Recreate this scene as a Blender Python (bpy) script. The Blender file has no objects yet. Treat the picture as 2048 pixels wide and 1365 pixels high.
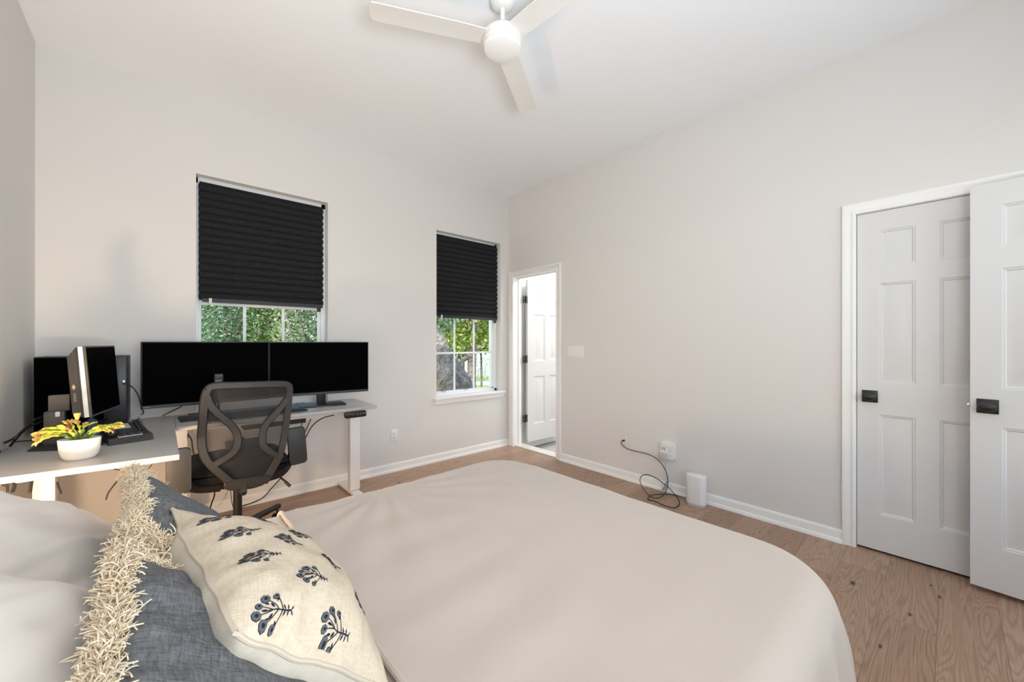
import bpy, bmesh, math, random
from mathutils import Vector, Matrix, noise
random.seed(7)
scene = bpy.context.scene
COL = scene.collection
R = math.radians

# ------------------------------------------------------------------ camera
CAM = Vector((-3.196, -3.628, 1.262)); TH = R(48.04); FPX = 785.0; CX, CY = 1024.0, 685.0
cd = bpy.data.cameras.new('camera'); cam = bpy.data.objects.new('camera', cd); COL.objects.link(cam)
cam.location = CAM; cam.rotation_euler = (R(90), 0, TH - R(90))
cd.sensor_fit = 'HORIZONTAL'; cd.sensor_width = 36; cd.lens = FPX / 2048 * 36
cd.shift_y = (685 - 682.5) / 2048; cd.clip_start = 0.05; cd.clip_end = 300
scene.camera = cam
# ------------------------------------------------------------------ colour management
vs = scene.view_settings; vs.view_transform = 'Standard'; vs.look = 'None'; vs.exposure = 0.0; vs.gamma = 1.0
vs.use_curve_mapping = False
scene.cycles.max_bounces = 10; scene.cycles.diffuse_bounces = 6; scene.cycles.transparent_max_bounces = 24
# ------------------------------------------------------------------ world and lights
w = bpy.data.worlds.new('sky'); scene.world = w; w.use_nodes = True
nt = w.node_tree; bg = nt.nodes['Background']
sk = nt.nodes.new('ShaderNodeTexSky'); sk.sky_type = 'NISHITA'; sk.sun_disc = False
sk.sun_elevation = R(48); sk.sun_rotation = R(250); sk.air_density = 1.2; sk.dust_density = 2.0
nt.links.new(sk.outputs[0], bg.inputs[0]); bg.inputs[1].default_value = 0.50

def lamp(name, typ, loc, rot, energy, color, size=None, size_y=None, spread=None):
    l = bpy.data.lights.new(name, typ); l.energy = energy; l.color = color
    if typ == 'AREA':
        l.shape = 'RECTANGLE'; l.size = size; l.size_y = size_y or size
        if spread: l.spread = spread
    elif typ in ('POINT', 'SPOT'): l.shadow_soft_size = size
    elif typ == 'SUN': l.angle = size
    o = bpy.data.objects.new(name, l); o.location = loc; o.rotation_euler = rot; COL.objects.link(o); return o
lamp('sun', 'SUN', (0, 0, 20), (R(42), 0, R(-42)), 4.2, (1, .95, .86), R(2))
# added area lights for daylight from two assumed, unseen near-wall windows behind the camera
lamp('assumed_window_fill', 'AREA', (-2.55, -4.60, 1.60), (R(74), 0, 0), 17, (.86, .94, 1.0), 1.3, 1.7)
lamp('assumed_window_fill', 'AREA', (-0.85, -4.60, 1.60), (R(70), 0, R(8)), 8, (.86, .94, 1.0), 1.1, 1.7)
# assumed bedside lamp, a bare unseen light between the bed and the side desk
lamp('assumed_bedside_lamp', 'POINT', (-3.58, -1.60, .60), (0, 0, 0), 35, (1.0, .73, .46), .045)
# added soft fill light behind the camera, aimed up to bounce off the ceiling
lamp('ceiling_bounce_fill', 'AREA', (-3.0, -4.3, 1.15), Vector((.7, 2.6, 2.95)).to_track_quat('-Z', 'Y').to_euler(), 43, (.86, .935, 1.0), .8, .8, R(150))
# assumed, unseen ceiling light of the bathroom
lamp('assumed_bathroom_light', 'AREA', (1.1, -.85, 2.55), (0, 0, 0), 34, (1.0, .99, .97), .7, .7)

# ------------------------------------------------------------------ pixel -> point on a plane
_F = Vector((math.cos(TH), math.sin(TH), 0)); _R = Vector((math.sin(TH), -math.cos(TH), 0))
def at(x, y, ax, v):
    d = _F + _R * ((x - CX) / FPX) - Vector((0, 0, 1)) * ((y - CY) / FPX); i = 'xyz'.index(ax)
    return CAM + d * ((v - CAM[i]) / d[i])

# ------------------------------------------------------------------ mesh helpers
class MB:
    def __init__(s): s.v = []; s.f = []; s.m = []
    def add(s, vs_, fs, mi=0, M=None):
        n = len(s.v)
        for p in vs_:
            p = Vector(p); s.v.append(M @ p if M else p)
        for f in fs: s.f.append(tuple(i + n for i in f)); s.m.append(mi)
        return s
    def box(s, x0, x1, y0, y1, z0, z1, bev=0, seg=2, M=None, mi=0):
        x0, x1 = sorted((x0, x1)); y0, y1 = sorted((y0, y1)); z0, z1 = sorted((z0, z1))
        vs_ = [(x0,y0,z0),(x1,y0,z0),(x1,y1,z0),(x0,y1,z0),(x0,y0,z1),(x1,y0,z1),(x1,y1,z1),(x0,y1,z1)]
        fs = [(0,3,2,1),(4,5,6,7),(0,1,5,4),(1,2,6,5),(2,3,7,6),(3,0,4,7)]
        if bev <= 0: return s.add(vs_, fs, mi, M)
        bm = bmesh.new(); bv = [bm.verts.new(p) for p in vs_]
        for f in fs: bm.faces.new([bv[i] for i in f])
        bmesh.ops.bevel(bm, geom=bm.edges[:], offset=bev, segments=seg, profile=.5, affect='EDGES')
        return s.take(bm, mi, M)
    def take(s, bm, mi=0, M=None):
        bm.verts.index_update()
        s.add([v.co.copy() for v in bm.verts], [[v.index for v in f.verts] for f in bm.faces], mi, M); bm.free(); return s
    def prism(s, pts, z0, z1, bev=0, M=None, mi=0, seg=2):
        bm = bmesh.new(); a = [bm.verts.new((p[0], p[1], z0)) for p in pts]; b = [bm.verts.new((p[0], p[1], z1)) for p in pts]
        n = len(pts); bm.faces.new(a[::-1]); bm.faces.new(b)
        for i in range(n): bm.faces.new((a[i], a[(i+1) % n], b[(i+1) % n], b[i]))
        if bev:
            es = [e for e in bm.edges if abs(e.verts[0].co.z - e.verts[1].co.z) < 1e-6]
            bmesh.ops.bevel(bm, geom=es, offset=bev, segments=seg, profile=.5, affect='EDGES')
        bmesh.ops.recalc_face_normals(bm, faces=bm.faces[:])
        return s.take(bm, mi, M)
    def lathe(s, prof, n=32, M=None, mi=0, cap=True, sx=1, sy=1):
        vs_ = []; fs = []; k = len(prof)
        for i in range(n):
            a = 2 * math.pi * i / n
            for r, z in prof: vs_.append((r * math.cos(a) * sx, r * math.sin(a) * sy, z))
        for i in range(n):
            j = (i + 1) % n
            for q in range(k - 1): fs.append((i*k+q, j*k+q, j*k+q+1, i*k+q+1))
        if cap:
            if prof[0][0] > 1e-6: fs.append(tuple(i*k for i in range(n))[::-1])
            if prof[-1][0] > 1e-6: fs.append(tuple(i*k+k-1 for i in range(n)))
        return s.add(vs_, fs, mi, M)
    def cyl(s, p0, p1, r0, r1=None, n=16, mi=0):
        p0 = Vector(p0); p1 = Vector(p1); r1 = r0 if r1 is None else r1
        d = p1 - p0; q = d.to_track_quat('Z', 'Y').to_matrix().to_4x4(); q.translation = p0
        return s.lathe([(r0, 0), (r1, d.length)], n, q, mi)
    def tube(s, pts, r, n=8, mi=0, smooth=0, taper=None, closed=False):
        pts = [Vector(p) for p in pts]
        if smooth: pts = catmull(pts, smooth, closed)
        vs_ = []; fs = []; k = len(pts); up = None
        for i, p in enumerate(pts):
            t = (pts[(i+1) % k if closed else min(i+1, k-1)] - pts[i-1 if (closed or i) else 0])
            t = t.normalized() if t.length > 1e-9 else Vector((0,0,1))
            if up is None: up = t.orthogonal().normalized()
            up = (up - t * up.dot(t)); up = up.normalized() if up.length > 1e-6 else t.orthogonal().normalized()
            b = t.cross(up)
            rr = r if not taper else taper(i / (k - 1)) if callable(taper) else r + (taper - r) * i / (k-1)
            for j in range(n):
                a = 2 * math.pi * j / n; vs_.append(p + up * (math.cos(a) * rr) + b * (math.sin(a) * rr))
        for i in range(k if closed else k - 1):
            i2 = (i+1) % k
            for j in range(n): fs.append((i*n+j, i*n+(j+1) % n, i2*n+(j+1) % n, i2*n+j))
        if not closed: fs.append(tuple(range(n))[::-1]); fs.append(tuple((k-1)*n+j for j in range(n)))
        return s.add(vs_, fs, mi)
    def bar(s, pts, w_, t_, nrm=(0, 1, 0), closed=False, smooth=0, mi=0, bev=.25):
        """sweep a rounded rectangle (w_ across, t_ along nrm) along pts"""
        pts = [Vector(p) for p in pts]
        if smooth: pts = catmull(pts, smooth, closed)
        nrm = Vector(nrm).normalized(); k = len(pts); vs_ = []; fs = []
        c = bev
        prof = [(-1, -1+c*2), (-1+c, -1), (1-c, -1), (1, -1+c*2), (1, 1-c*2), (1-c, 1), (-1+c, 1), (-1, 1-c*2)]
        m = len(prof)
        for i, p in enumerate(pts):
            t = (pts[(i+1) % k if closed else min(i+1, k-1)] - pts[i-1 if (closed or i) else 0]).normalized()
            sd = t.cross(nrm).normalized(); nn = sd.cross(t).normalized()
            wi = w_(i/(k-1)) if callable(w_) else w_
            for a, b in prof: vs_.append(p + sd * (a * wi / 2) + nn * (b * t_ / 2))
        for i in range(k if closed else k-1):
            i2 = (i+1) % k
            for j in range(m): fs.append((i*m+j, i*m+(j+1) % m, i2*m+(j+1) % m, i2*m+j))
        if not closed: fs.append(tuple(range(m))[::-1]); fs.append(tuple((k-1)*m+j for j in range(m)))
        return s.add(vs_, fs, mi)
    def grid(s, fn, nu, nv, mi=0, closed_u=False):
        vs_ = [fn(i/(nu-1 if not closed_u else nu), j/(nv-1)) for i in range(nu) for j in range(nv)]
        fs = []
        for i in range(nu if closed_u else nu-1):
            i2 = (i+1) % nu
            for j in range(nv-1): fs.append((i*nv+j, i2*nv+j, i2*nv+j+1, i*nv+j+1))
        return s.add(vs_, fs, mi)
    def build(s, name, mats, parent=None, angle=35, recalc=True, smooth=True):
        me = bpy.data.meshes.new(name); me.from_pydata([tuple(v) for v in s.v], [], s.f)
        mats = mats if isinstance(mats, (list, tuple)) else [mats]
        for m_ in mats: me.materials.append(m_)
        me.polygons.foreach_set('material_index', s.m)
        if recalc and len(s.f) < 60000:
            bm = bmesh.new(); bm.from_mesh(me); bmesh.ops.recalc_face_normals(bm, faces=bm.faces[:]); bm.to_mesh(me); bm.free()
        if smooth:
            me.polygons.foreach_set('use_smooth', [True] * len(me.polygons))
            me.set_sharp_from_angle(angle=R(angle))
        me.update()
        o = bpy.data.objects.new(name, me); COL.objects.link(o)
        if parent: o.parent = parent
        return o

def catmull(pts, n, closed=False):
    out = []; k = len(pts)
    for i in range(k if closed else k-1):
        g = (lambda q: pts[q % k]) if closed else (lambda q: pts[max(0, min(k-1, q))])
        p0, p1, p2, p3 = g(i-1), g(i), g(i+1), g(i+2)
        for j in range(n):
            t = j / n
            out.append(.5 * ((2*p1) + (p2-p0)*t + (2*p0-5*p1+4*p2-p3)*t*t + (3*p1-p0-3*p2+p3)*t**3))
    if not closed: out.append(pts[-1])
    return out
def rrect(w_, h_, r, n=5, cx=0, cy=0):
    out = []
    for sx, sy, a0 in ((1, 1, 0), (-1, 1, 90), (-1, -1, 180), (1, -1, 270)):
        for i in range(n+1):
            a = R(a0 + 90*i/n); out.append((cx + sx*(w_/2-r) + r*math.cos(a), cy + sy*(h_/2-r) + r*math.sin(a)))
    return out
def T(x, y, z, rz=0, rx=0, ry=0):
    return Matrix.Translation((x, y, z)) @ Matrix.Rotation(rz, 4, 'Z') @ Matrix.Rotation(ry, 4, 'Y') @ Matrix.Rotation(rx, 4, 'X')
def empty(name, loc, rz=0):
    o = bpy.data.objects.new(name, None); o.location = loc; o.rotation_euler = (0, 0, rz); o.empty_display_size = .05
    COL.objects.link(o); return o
def tag(o, label, cat, group=None, kind=None):
    o['label'] = label; o['category'] = cat
    if group: o['group'] = group
    if kind: o['kind'] = kind
    return o
def struct(o): o['kind'] = 'structure'; return o
def text(name, body, size, m_, M, parent, ext=.0003, align='CENTER'):
    c = bpy.data.curves.new(name, 'FONT'); c.body = body; c.size = size; c.extrude = ext; c.align_x = align; c.align_y = 'CENTER'
    c.materials.append(m_)
    t_ = bpy.data.objects.new(name, c); me = bpy.data.meshes.new_from_object(t_); bpy.data.objects.remove(t_)
    me.name = name; o = bpy.data.objects.new(name, me); COL.objects.link(o); o.parent = parent; o.matrix_local = M; return o

# ------------------------------------------------------------------ materials
def srgb(r, g, b): return tuple(((c/255)/12.92 if c <= 10.3 else ((c/255+.055)/1.055)**2.4) for c in (r, g, b)) + (1,)
def mat(name, col, rough=.5, metal=0, bump=None, spec=.5, var=None, sheen=0, aniso=None, coat=0):
    m = bpy.data.materials.new(name); m.use_nodes = True; n = m.node_tree.nodes; l = m.node_tree.links
    b = n['Principled BSDF']; b.inputs['Base Color'].default_value = col
    b.inputs['Roughness'].default_value = rough; b.inputs['Metallic'].default_value = metal
    b.inputs['Specular IOR Level'].default_value = spec
    if sheen: b.inputs['Sheen Weight'].default_value = sheen; b.inputs['Sheen Roughness'].default_value = .5
    if coat: b.inputs['Coat Weight'].default_value = coat
    tc = n.new('ShaderNodeTexCoord')
    if var:   # (scale, second colour)
        nz = n.new('ShaderNodeTexNoise'); nz.inputs['Scale'].default_value = var[0]; nz.inputs['Detail'].default_value = 3
        l.new(tc.outputs['Object'], nz.inputs['Vector'])
        mx = n.new('ShaderNodeMix'); mx.data_type = 'RGBA'; mx.inputs[6].default_value = col; mx.inputs[7].default_value = var[1]
        rp = n.new('ShaderNodeMapRange'); rp.inputs[1].default_value = .35; rp.inputs[2].default_value = .65
        l.new(nz.outputs['Fac'], rp.inputs[0]); l.new(rp.outputs[0], mx.inputs[0]); l.new(mx.outputs[2], b.inputs['Base Color'])
    if bump:
        nz = n.new('ShaderNodeTexNoise'); nz.inputs['Scale'].default_value = bump[0]; nz.inputs['Detail'].default_value = 4
        l.new(tc.outputs['Object'], nz.inputs['Vector'])
        bp = n.new('ShaderNodeBump'); bp.inputs['Strength'].default_value = bump[1]; bp.inputs['Distance'].default_value = bump[2] if len(bump) > 2 else .002
        l.new(nz.outputs['Fac'], bp.inputs['Height']); l.new(bp.outputs[0], b.inputs['Normal'])
    return m
def math_(n, l, op, a, b=None, c=None):
    x = n.new('ShaderNodeMath'); x.operation = op
    for i, q in enumerate((a, b, c)):
        if q is None: continue
        if isinstance(q, (int, float)): x.inputs[i].default_value = q
        else: l.new(q, x.inputs[i])
    return x.outputs[0]

M = {}
M['wall'] = mat('wall_paint', (.73, .713, .695, 1), .85, bump=(260, .12, .0008), spec=.3)
M['ceil'] = mat('ceiling_paint', (.90, .92, .95, 1), .9, bump=(160, .25, .0015), spec=.2)
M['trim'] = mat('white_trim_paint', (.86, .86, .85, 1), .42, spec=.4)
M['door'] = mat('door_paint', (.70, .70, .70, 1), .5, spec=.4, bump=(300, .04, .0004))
M['vinyl'] = mat('window_vinyl', (.85, .86, .87, 1), .4)
M['black_metal'] = mat('black_metal', (.012, .012, .013, 1), .38, spec=.5)
M['chrome'] = mat('brushed_nickel', (.7, .7, .7, 1), .25, 1)
M['fan'] = mat('fan_white', (.80, .79, .765, 1), .5)
M['diff'] = mat('frosted_white_diffuser', (.88, .88, .88, 1), .5)
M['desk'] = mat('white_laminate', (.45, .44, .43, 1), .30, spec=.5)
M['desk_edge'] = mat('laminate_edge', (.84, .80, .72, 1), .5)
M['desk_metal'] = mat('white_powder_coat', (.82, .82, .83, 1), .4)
M['blk'] = mat('black_plastic', (.011, .011, .012, 1), .42, spec=.4)
M['blk2'] = mat('dark_grey_plastic', (.030, .029, .029, 1), .5, bump=(500, .15, .0004))
M['screen'] = mat('black_screen', (.0004, .0004, .0004, 1), .6, spec=.02)
M['chair'] = mat('chair_frame_plastic', (.018, .017, .017, 1), .5, spec=.5, bump=(450, .15, .0004))
M['seat'] = mat('seat_fabric', (.007, .007, .008, 1), .8, bump=(700, .4, .001), spec=.2)
M['grey_plastic'] = mat('taupe_grey_plastic', (.10, .085, .07, 1), .5)
M['ceramic'] = mat('white_ceramic', (.86, .84, .80, 1), .45)
M['soil'] = mat('soil', (.10, .05, .025, 1), .95, bump=(90, .8, .004), var=(60, (.25, .15, .07, 1)))
M['lg'] = mat('leaf_green', (.10, .17, .025, 1), .45, var=(40, (.16, .26, .04, 1)))
M['ly'] = mat('leaf_yellow_green', (.42, .52, .05, 1), .45, var=(50, (.66, .62, .08, 1)))
M['lo'] = mat('leaf_orange_tip', (.65, .30, .09, 1), .45, var=(60, (.60, .42, .10, 1)))
M['lp'] = mat('leaf_red_bud', (.30, .05, .06, 1), .5)
M['cable'] = mat('black_cable_rubber', (.008, .008, .009, 1), .5)
M['wcable'] = mat('pale_grey_cable', (.42, .42, .43, 1), .5)
M['white_pl'] = mat('white_plastic', (.82, .82, .82, 1), .38)
M['grey_pl'] = mat('pale_grey_plastic', (.50, .50, .51, 1), .45)
M['ivory'] = mat('ivory_plastic', (.72, .70, .63, 1), .4)
M['dark'] = mat('dark_slots', (.01, .01, .01, 1), .6)
M['paint_white'] = mat('white_print', (.75, .75, .75, 1), .5)
M['tan_print'] = mat('tan_print', (.45, .36, .27, 1), .4)
M['blue'] = mat('navy_blue_fabric', (.012, .03, .075, 1), .6)
M['white_fab'] = mat('white_pillowcase', (.755, .69, .635, 1), .85, bump=(40, .15, .004), spec=.2, sheen=.2)
M['yarn'] = mat('cream_yarn', (.92, .80, .62, 1), .9, var=(35, (.84, .68, .48, 1)), spec=.15)
M['thread'] = mat('navy_thread', (.012, .014, .026, 1), .7, spec=.2)
M['thread2'] = mat('slate_blue_thread', (.105, .112, .128, 1), .7, spec=.2)
M['piping'] = mat('cream_piping', (.58, .50, .40, 1), .8, bump=(900, .3, .0005), spec=.2)
M['sheet'] = mat('cream_sheet', (.68, .62, .54, 1), .85, bump=(30, .1, .004), spec=.2, sheen=.2)
M['tile'] = mat('pale_tile', (.82, .80, .77, 1), .25, var=(2.5, (.74, .72, .69, 1)))
M['bark'] = mat('bark', (.42, .37, .34, 1), .9, var=(9, (.20, .17, .155, 1)), bump=(16, 1.0, .10))
M['bark2'] = mat('smooth_bark', (.34, .28, .25, 1), .9, var=(12, (.13, .11, .095, 1)), bump=(30, .6, .02))
M['lawn'] = mat('lawn', (.16, .28, .05, 1), .9, var=(.8, (.24, .33, .09, 1)))
M['road'] = mat('asphalt', (.28, .28, .31, 1), .9)
M['walk'] = mat('concrete', (.62, .60, .56, 1), .9)
M['fence'] = mat('white_fence_paint', (.82, .84, .88, 1), .6)
M['siding'] = mat('white_siding', (.66, .70, .76, 1), .7)
M['roofm'] = mat('grey_shingles', (.25, .27, .30, 1), .9)
M['win_dark'] = mat('dark_window', (.05, .06, .08, 1), .2)
M['brick'] = mat('exterior_siding', (.5, .5, .48, 1), .8)
M['red'] = mat('red_line', (.35, .02, .03, 1), .4)

def fabric(name, c1, c2, sc, fine=1.0, bump=.3, c3=None):
    m = bpy.data.materials.new(name); m.use_nodes = True; n = m.node_tree.nodes; l = m.node_tree.links
    b = n['Principled BSDF']; b.inputs['Roughness'].default_value = .9; b.inputs['Specular IOR Level'].default_value = .15
    tc = n.new('ShaderNodeTexCoord'); fs = []
    for k, s in enumerate(((sc*.14, sc, 1), (sc, sc*.14, 1))):
        mp = n.new('ShaderNodeMapping'); mp.inputs['Scale'].default_value = s; l.new(tc.outputs['Object'], mp.inputs[0])
        nz = n.new('ShaderNodeTexNoise'); nz.inputs['Scale'].default_value = 1; nz.inputs['Detail'].default_value = 5; nz.inputs['Roughness'].default_value = .7
        l.new(mp.outputs[0], nz.inputs['Vector']); fs.append(nz.outputs['Fac'])
    sm = math_(n, l, 'ADD', fs[0], fs[1])
    rp = n.new('ShaderNodeMapRange'); rp.inputs[1].default_value = .78; rp.inputs[2].default_value = 1.25; l.new(sm, rp.inputs[0])
    mx = n.new('ShaderNodeMix'); mx.data_type = 'RGBA'; mx.inputs[6].default_value = c1; mx.inputs[7].default_value = c2
    l.new(rp.outputs[0], mx.inputs[0]); l.new(mx.outputs[2], b.inputs['Base Color'])
    bp = n.new('ShaderNodeBump'); bp.inputs['Strength'].default_value = bump; bp.inputs['Distance'].default_value = .001
    l.new(sm, bp.inputs['Height']); l.new(bp.outputs[0], b.inputs['Normal'])
    return m
M['linen_blue'] = fabric('slate_blue_linen', (.086, .086, .091, 1), (.215, .217, .224, 1), 260)
M['linen_cream'] = fabric('cream_linen', (.56, .46, .34, 1), (.71, .61, .48, 1), 330, bump=.2)
M['flange'] = fabric('cream_linen_back', (.58, .51, .42, 1), (.66, .59, .50, 1), 330, bump=.2)
M['shade'] = fabric('charcoal_shade_fabric', (.013, .013, .015, 1), (.024, .024, .027, 1), 500, bump=.2)

def fleece():
    m = bpy.data.materials.new('cream_fleece'); m.use_nodes = True; n = m.node_tree.nodes; l = m.node_tree.links
    b = n['Principled BSDF']; b.inputs['Roughness'].default_value = .95; b.inputs['Specular IOR Level'].default_value = .1
    b.inputs['Sheen Weight'].default_value = .35; b.inputs['Sheen Roughness'].default_value = .4
    tc = n.new('ShaderNodeTexCoord')
    nz = n.new('ShaderNodeTexNoise'); nz.inputs['Scale'].default_value = 2.2; nz.inputs['Detail'].default_value = 4; l.new(tc.outputs['Object'], nz.inputs['Vector'])
    mx = n.new('ShaderNodeMix'); mx.data_type = 'RGBA'; mx.inputs[6].default_value = (.55, .465, .40, 1); mx.inputs[7].default_value = (.595, .51, .44, 1)
    l.new(nz.outputs['Fac'], mx.inputs[0]); l.new(mx.outputs[2], b.inputs['Base Color'])
    n2 = n.new('ShaderNodeTexNoise'); n2.inputs['Scale'].default_value = 900; l.new(tc.outputs['Object'], n2.inputs['Vector'])
    bp = n.new('ShaderNodeBump'); bp.inputs['Strength'].default_value = .35; bp.inputs['Distance'].default_value = .001
    l.new(n2.outputs['Fac'], bp.inputs['Height']); l.new(bp.outputs[0], b.inputs['Normal'])
    return m
M['fleece'] = fleece()

def glass():
    m = bpy.data.materials.new('window_glass'); m.use_nodes = True; n = m.node_tree.nodes; l = m.node_tree.links
    n.remove(n['Principled BSDF']); o = n['Material Output']
    t = n.new('ShaderNodeBsdfTransparent'); t.inputs[0].default_value = (.97, .98, .98, 1)
    g = n.new('ShaderNodeBsdfGlossy'); g.inputs['Roughness'].default_value = .02
    fr = n.new('ShaderNodeFresnel'); fr.inputs[0].default_value = 1.07
    mx = n.new('ShaderNodeMixShader'); l.new(fr.outputs[0], mx.inputs[0]); l.new(t.outputs[0], mx.inputs[1]); l.new(g.outputs[0], mx.inputs[2])
    l.new(mx.outputs[0], o.inputs[0]); return m
M['glass'] = glass()
def meshfab():
    m = bpy.data.materials.new('chair_mesh_fabric'); m.use_nodes = True; n = m.node_tree.nodes; l = m.node_tree.links
    b = n['Principled BSDF']; b.inputs['Base Color'].default_value = (.012, .012, .013, 1); b.inputs['Roughness'].default_value = .6
    t = n.new('ShaderNodeBsdfTransparent'); mx = n.new('ShaderNodeMixShader'); mx.inputs[0].default_value = .68
    l.new(t.outputs[0], mx.inputs[1]); l.new(b.outputs[0], mx.inputs[2]); l.new(mx.outputs[0], n['Material Output'].inputs[0]); return m
M['mesh'] = meshfab()
def hexmesh():
    m = mat('perforated_black_metal', (.012, .012, .014, 1), .4); n = m.node_tree.nodes; l = m.node_tree.links; b = n['Principled BSDF']
    tc = n.new('ShaderNodeTexCoord'); vo = n.new('ShaderNodeTexVoronoi'); vo.feature = 'DISTANCE_TO_EDGE'; vo.inputs['Scale'].default_value = 95
    vo.inputs['Randomness'].default_value = .15
    l.new(tc.outputs['Object'], vo.inputs['Vector'])
    g = math_(n, l, 'GREATER_THAN', vo.outputs['Distance'], .16)
    mx = n.new('ShaderNodeMix'); mx.data_type = 'RGBA'; mx.inputs[6].default_value = (.018, .020, .026, 1); mx.inputs[7].default_value = (.001, .001, .001, 1)
    l.new(g, mx.inputs[0]); l.new(mx.outputs[2], b.inputs['Base Color']); return m
M['hex'] = hexmesh()

def wood():
    m = bpy.data.materials.new('oak_plank_floor'); m.use_nodes = True; n = m.node_tree.nodes; l = m.node_tree.links
    b = n['Principled BSDF']; b.inputs['Roughness'].default_value = .42; b.inputs['Specular IOR Level'].default_value = .4
    tc = n.new('ShaderNodeTexCoord'); sp = n.new('ShaderNodeSeparateXYZ'); l.new(tc.outputs['Object'], sp.inputs[0])
    W = .1925
    yy = math_(n, l, 'DIVIDE', math_(n, l, 'ADD', sp.outputs[1], 3.4025), W)
    row = math_(n, l, 'FLOOR', yy); fy = math_(n, l, 'FRACT', yy)
    wn = n.new('ShaderNodeTexWhiteNoise'); wn.noise_dimensions = '1D'; l.new(math_(n, l, 'ADD', row, 31.3), wn.inputs['W'])
    off = math_(n, l, 'MULTIPLY', wn.outputs['Value'], 1.9)
    isr = math_(n, l, 'COMPARE', row, -1.0, .1)     # the plank whose end joint shows beside the bed
    off2 = n.new('ShaderNodeMix'); l.new(isr, off2.inputs[0]); l.new(off, off2.inputs[2]); off2.inputs[3].default_value = .70
    xx = math_(n, l, 'DIVIDE', math_(n, l, 'ADD', sp.outputs[0], off2.outputs[0]), 1.9)
    colm = math_(n, l, 'FLOOR', xx); fx = math_(n, l, 'FRACT', xx)
    cb = n.new('ShaderNodeCombineXYZ'); l.new(row, cb.inputs[0]); l.new(colm, cb.inputs[1])
    w2 = n.new('ShaderNodeTexWhiteNoise'); w2.noise_dimensions = '3D'; l.new(cb.outputs[0], w2.inputs['Vector'])
    rnd = w2.outputs['Value']
    # grain coordinates
    gx = math_(n, l, 'ADD', sp.outputs[0], math_(n, l, 'MULTIPLY', rnd, 37.0))
    cg = n.new('ShaderNodeCombineXYZ'); l.new(math_(n, l, 'MULTIPLY', gx, .6), cg.inputs[0]); l.new(math_(n, l, 'MULTIPLY', sp.outputs[1], 6.5), cg.inputs[1]); l.new(math_(n, l, 'MULTIPLY', rnd, 9.0), cg.inputs[2])
    nz = n.new('ShaderNodeTexNoise'); nz.inputs['Scale'].default_value = 1.0; nz.inputs['Detail'].default_value = 2; nz.inputs['Distortion'].default_value = .6; l.new(cg.outputs[0], nz.inputs['Vector'])
    rings = math_(n, l, 'SINE', math_(n, l, 'MULTIPLY', nz.outputs['Fac'], 190.0))
    r01 = math_(n, l, 'MULTIPLY_ADD', rings, .5, .5)
    cf = n.new('ShaderNodeCombineXYZ'); l.new(math_(n, l, 'MULTIPLY', gx, 7.0), cf.inputs[0]); l.new(math_(n, l, 'MULTIPLY', sp.outputs[1], 260.0), cf.inputs[1])
    nf = n.new('ShaderNodeTexNoise'); nf.inputs['Scale'].default_value = 1.0; nf.inputs['Detail'].default_value = 3; l.new(cf.outputs[0], nf.inputs['Vector'])
    base = n.new('ShaderNodeValToRGB'); e = base.color_ramp.elements
    e[0].position = 0; e[0].color = (.33, .205, .138, 1); e[1].position = 1; e[1].color = (.47, .32, .232, 1)
    x = e.new(.5); x.color = (.39, .255, .180, 1); l.new(rnd, base.inputs[0])
    mg = n.new('ShaderNodeMix'); mg.data_type = 'RGBA'; mg.blend_type = 'MULTIPLY'; l.new(base.outputs[0], mg.inputs[6])
    gr = n.new('ShaderNodeValToRGB'); gr.color_ramp.elements[0].color = (.76, .72, .68, 1); gr.color_ramp.elements[1].color = (1.12, 1.12, 1.12, 1)
    gr.color_ramp.elements[0].position = .0; gr.color_ramp.elements[1].position = .55
    l.new(r01, gr.inputs[0]); mg.inputs[0].default_value = .62; l.new(gr.outputs[0], mg.inputs[7])
    mf = n.new('ShaderNodeMix'); mf.data_type = 'RGBA'; mf.blend_type = 'MULTIPLY'; mf.inputs[0].default_value = .7; l.new(mg.outputs[2], mf.inputs[6])
    fr = n.new('ShaderNodeValToRGB'); fr.color_ramp.elements[0].position = .3; fr.color_ramp.elements[0].color = (.72, .70, .68, 1); fr.color_ramp.elements[1].position = .6; fr.color_ramp.elements[1].color = (1.1, 1.1, 1.1, 1)
    l.new(nf.outputs['Fac'], fr.inputs[0]); l.new(fr.outputs[0], mf.inputs[7])
    # knots
    ck = n.new('ShaderNodeCombineXYZ'); l.new(math_(n, l, 'MULTIPLY', sp.outputs[0], 2.4), ck.inputs[0]); l.new(math_(n, l, 'MULTIPLY', sp.outputs[1], 4.6), ck.inputs[1]); ck.inputs[2].default_value = 2.2
    vo = n.new('ShaderNodeTexVoronoi'); vo.inputs['Scale'].default_value = 1.0; l.new(ck.outputs[0], vo.inputs['Vector'])
    kn = n.new('ShaderNodeMapRange'); kn.inputs[1].default_value = .035; kn.inputs[2].default_value = .075; kn.inputs[3].default_value = 1; kn.inputs[4].default_value = 0
    l.new(vo.outputs['Distance'], kn.inputs[0])
    kv = kn.outputs[0]
    for kx, ky, kr in ((-.494, -3.294, .013), (-.610, -3.509, .009), (-.322, -3.598, .009), (-.221, -3.567, .006), (-.972, -3.440, .008), (-.228, -2.791, .006), (-.80, -2.95, .007)):
        dx = math_(n, l, 'MULTIPLY', math_(n, l, 'SUBTRACT', sp.outputs[0], kx), .42); dy = math_(n, l, 'SUBTRACT', sp.outputs[1], ky)
        dd = math_(n, l, 'SQRT', math_(n, l, 'ADD', math_(n, l, 'MULTIPLY', dx, dx), math_(n, l, 'MULTIPLY', dy, dy)))
        dd = math_(n, l, 'ADD', dd, math_(n, l, 'MULTIPLY', math_(n, l, 'SUBTRACT', nf.outputs['Fac'], .5), kr*1.6))
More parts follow.
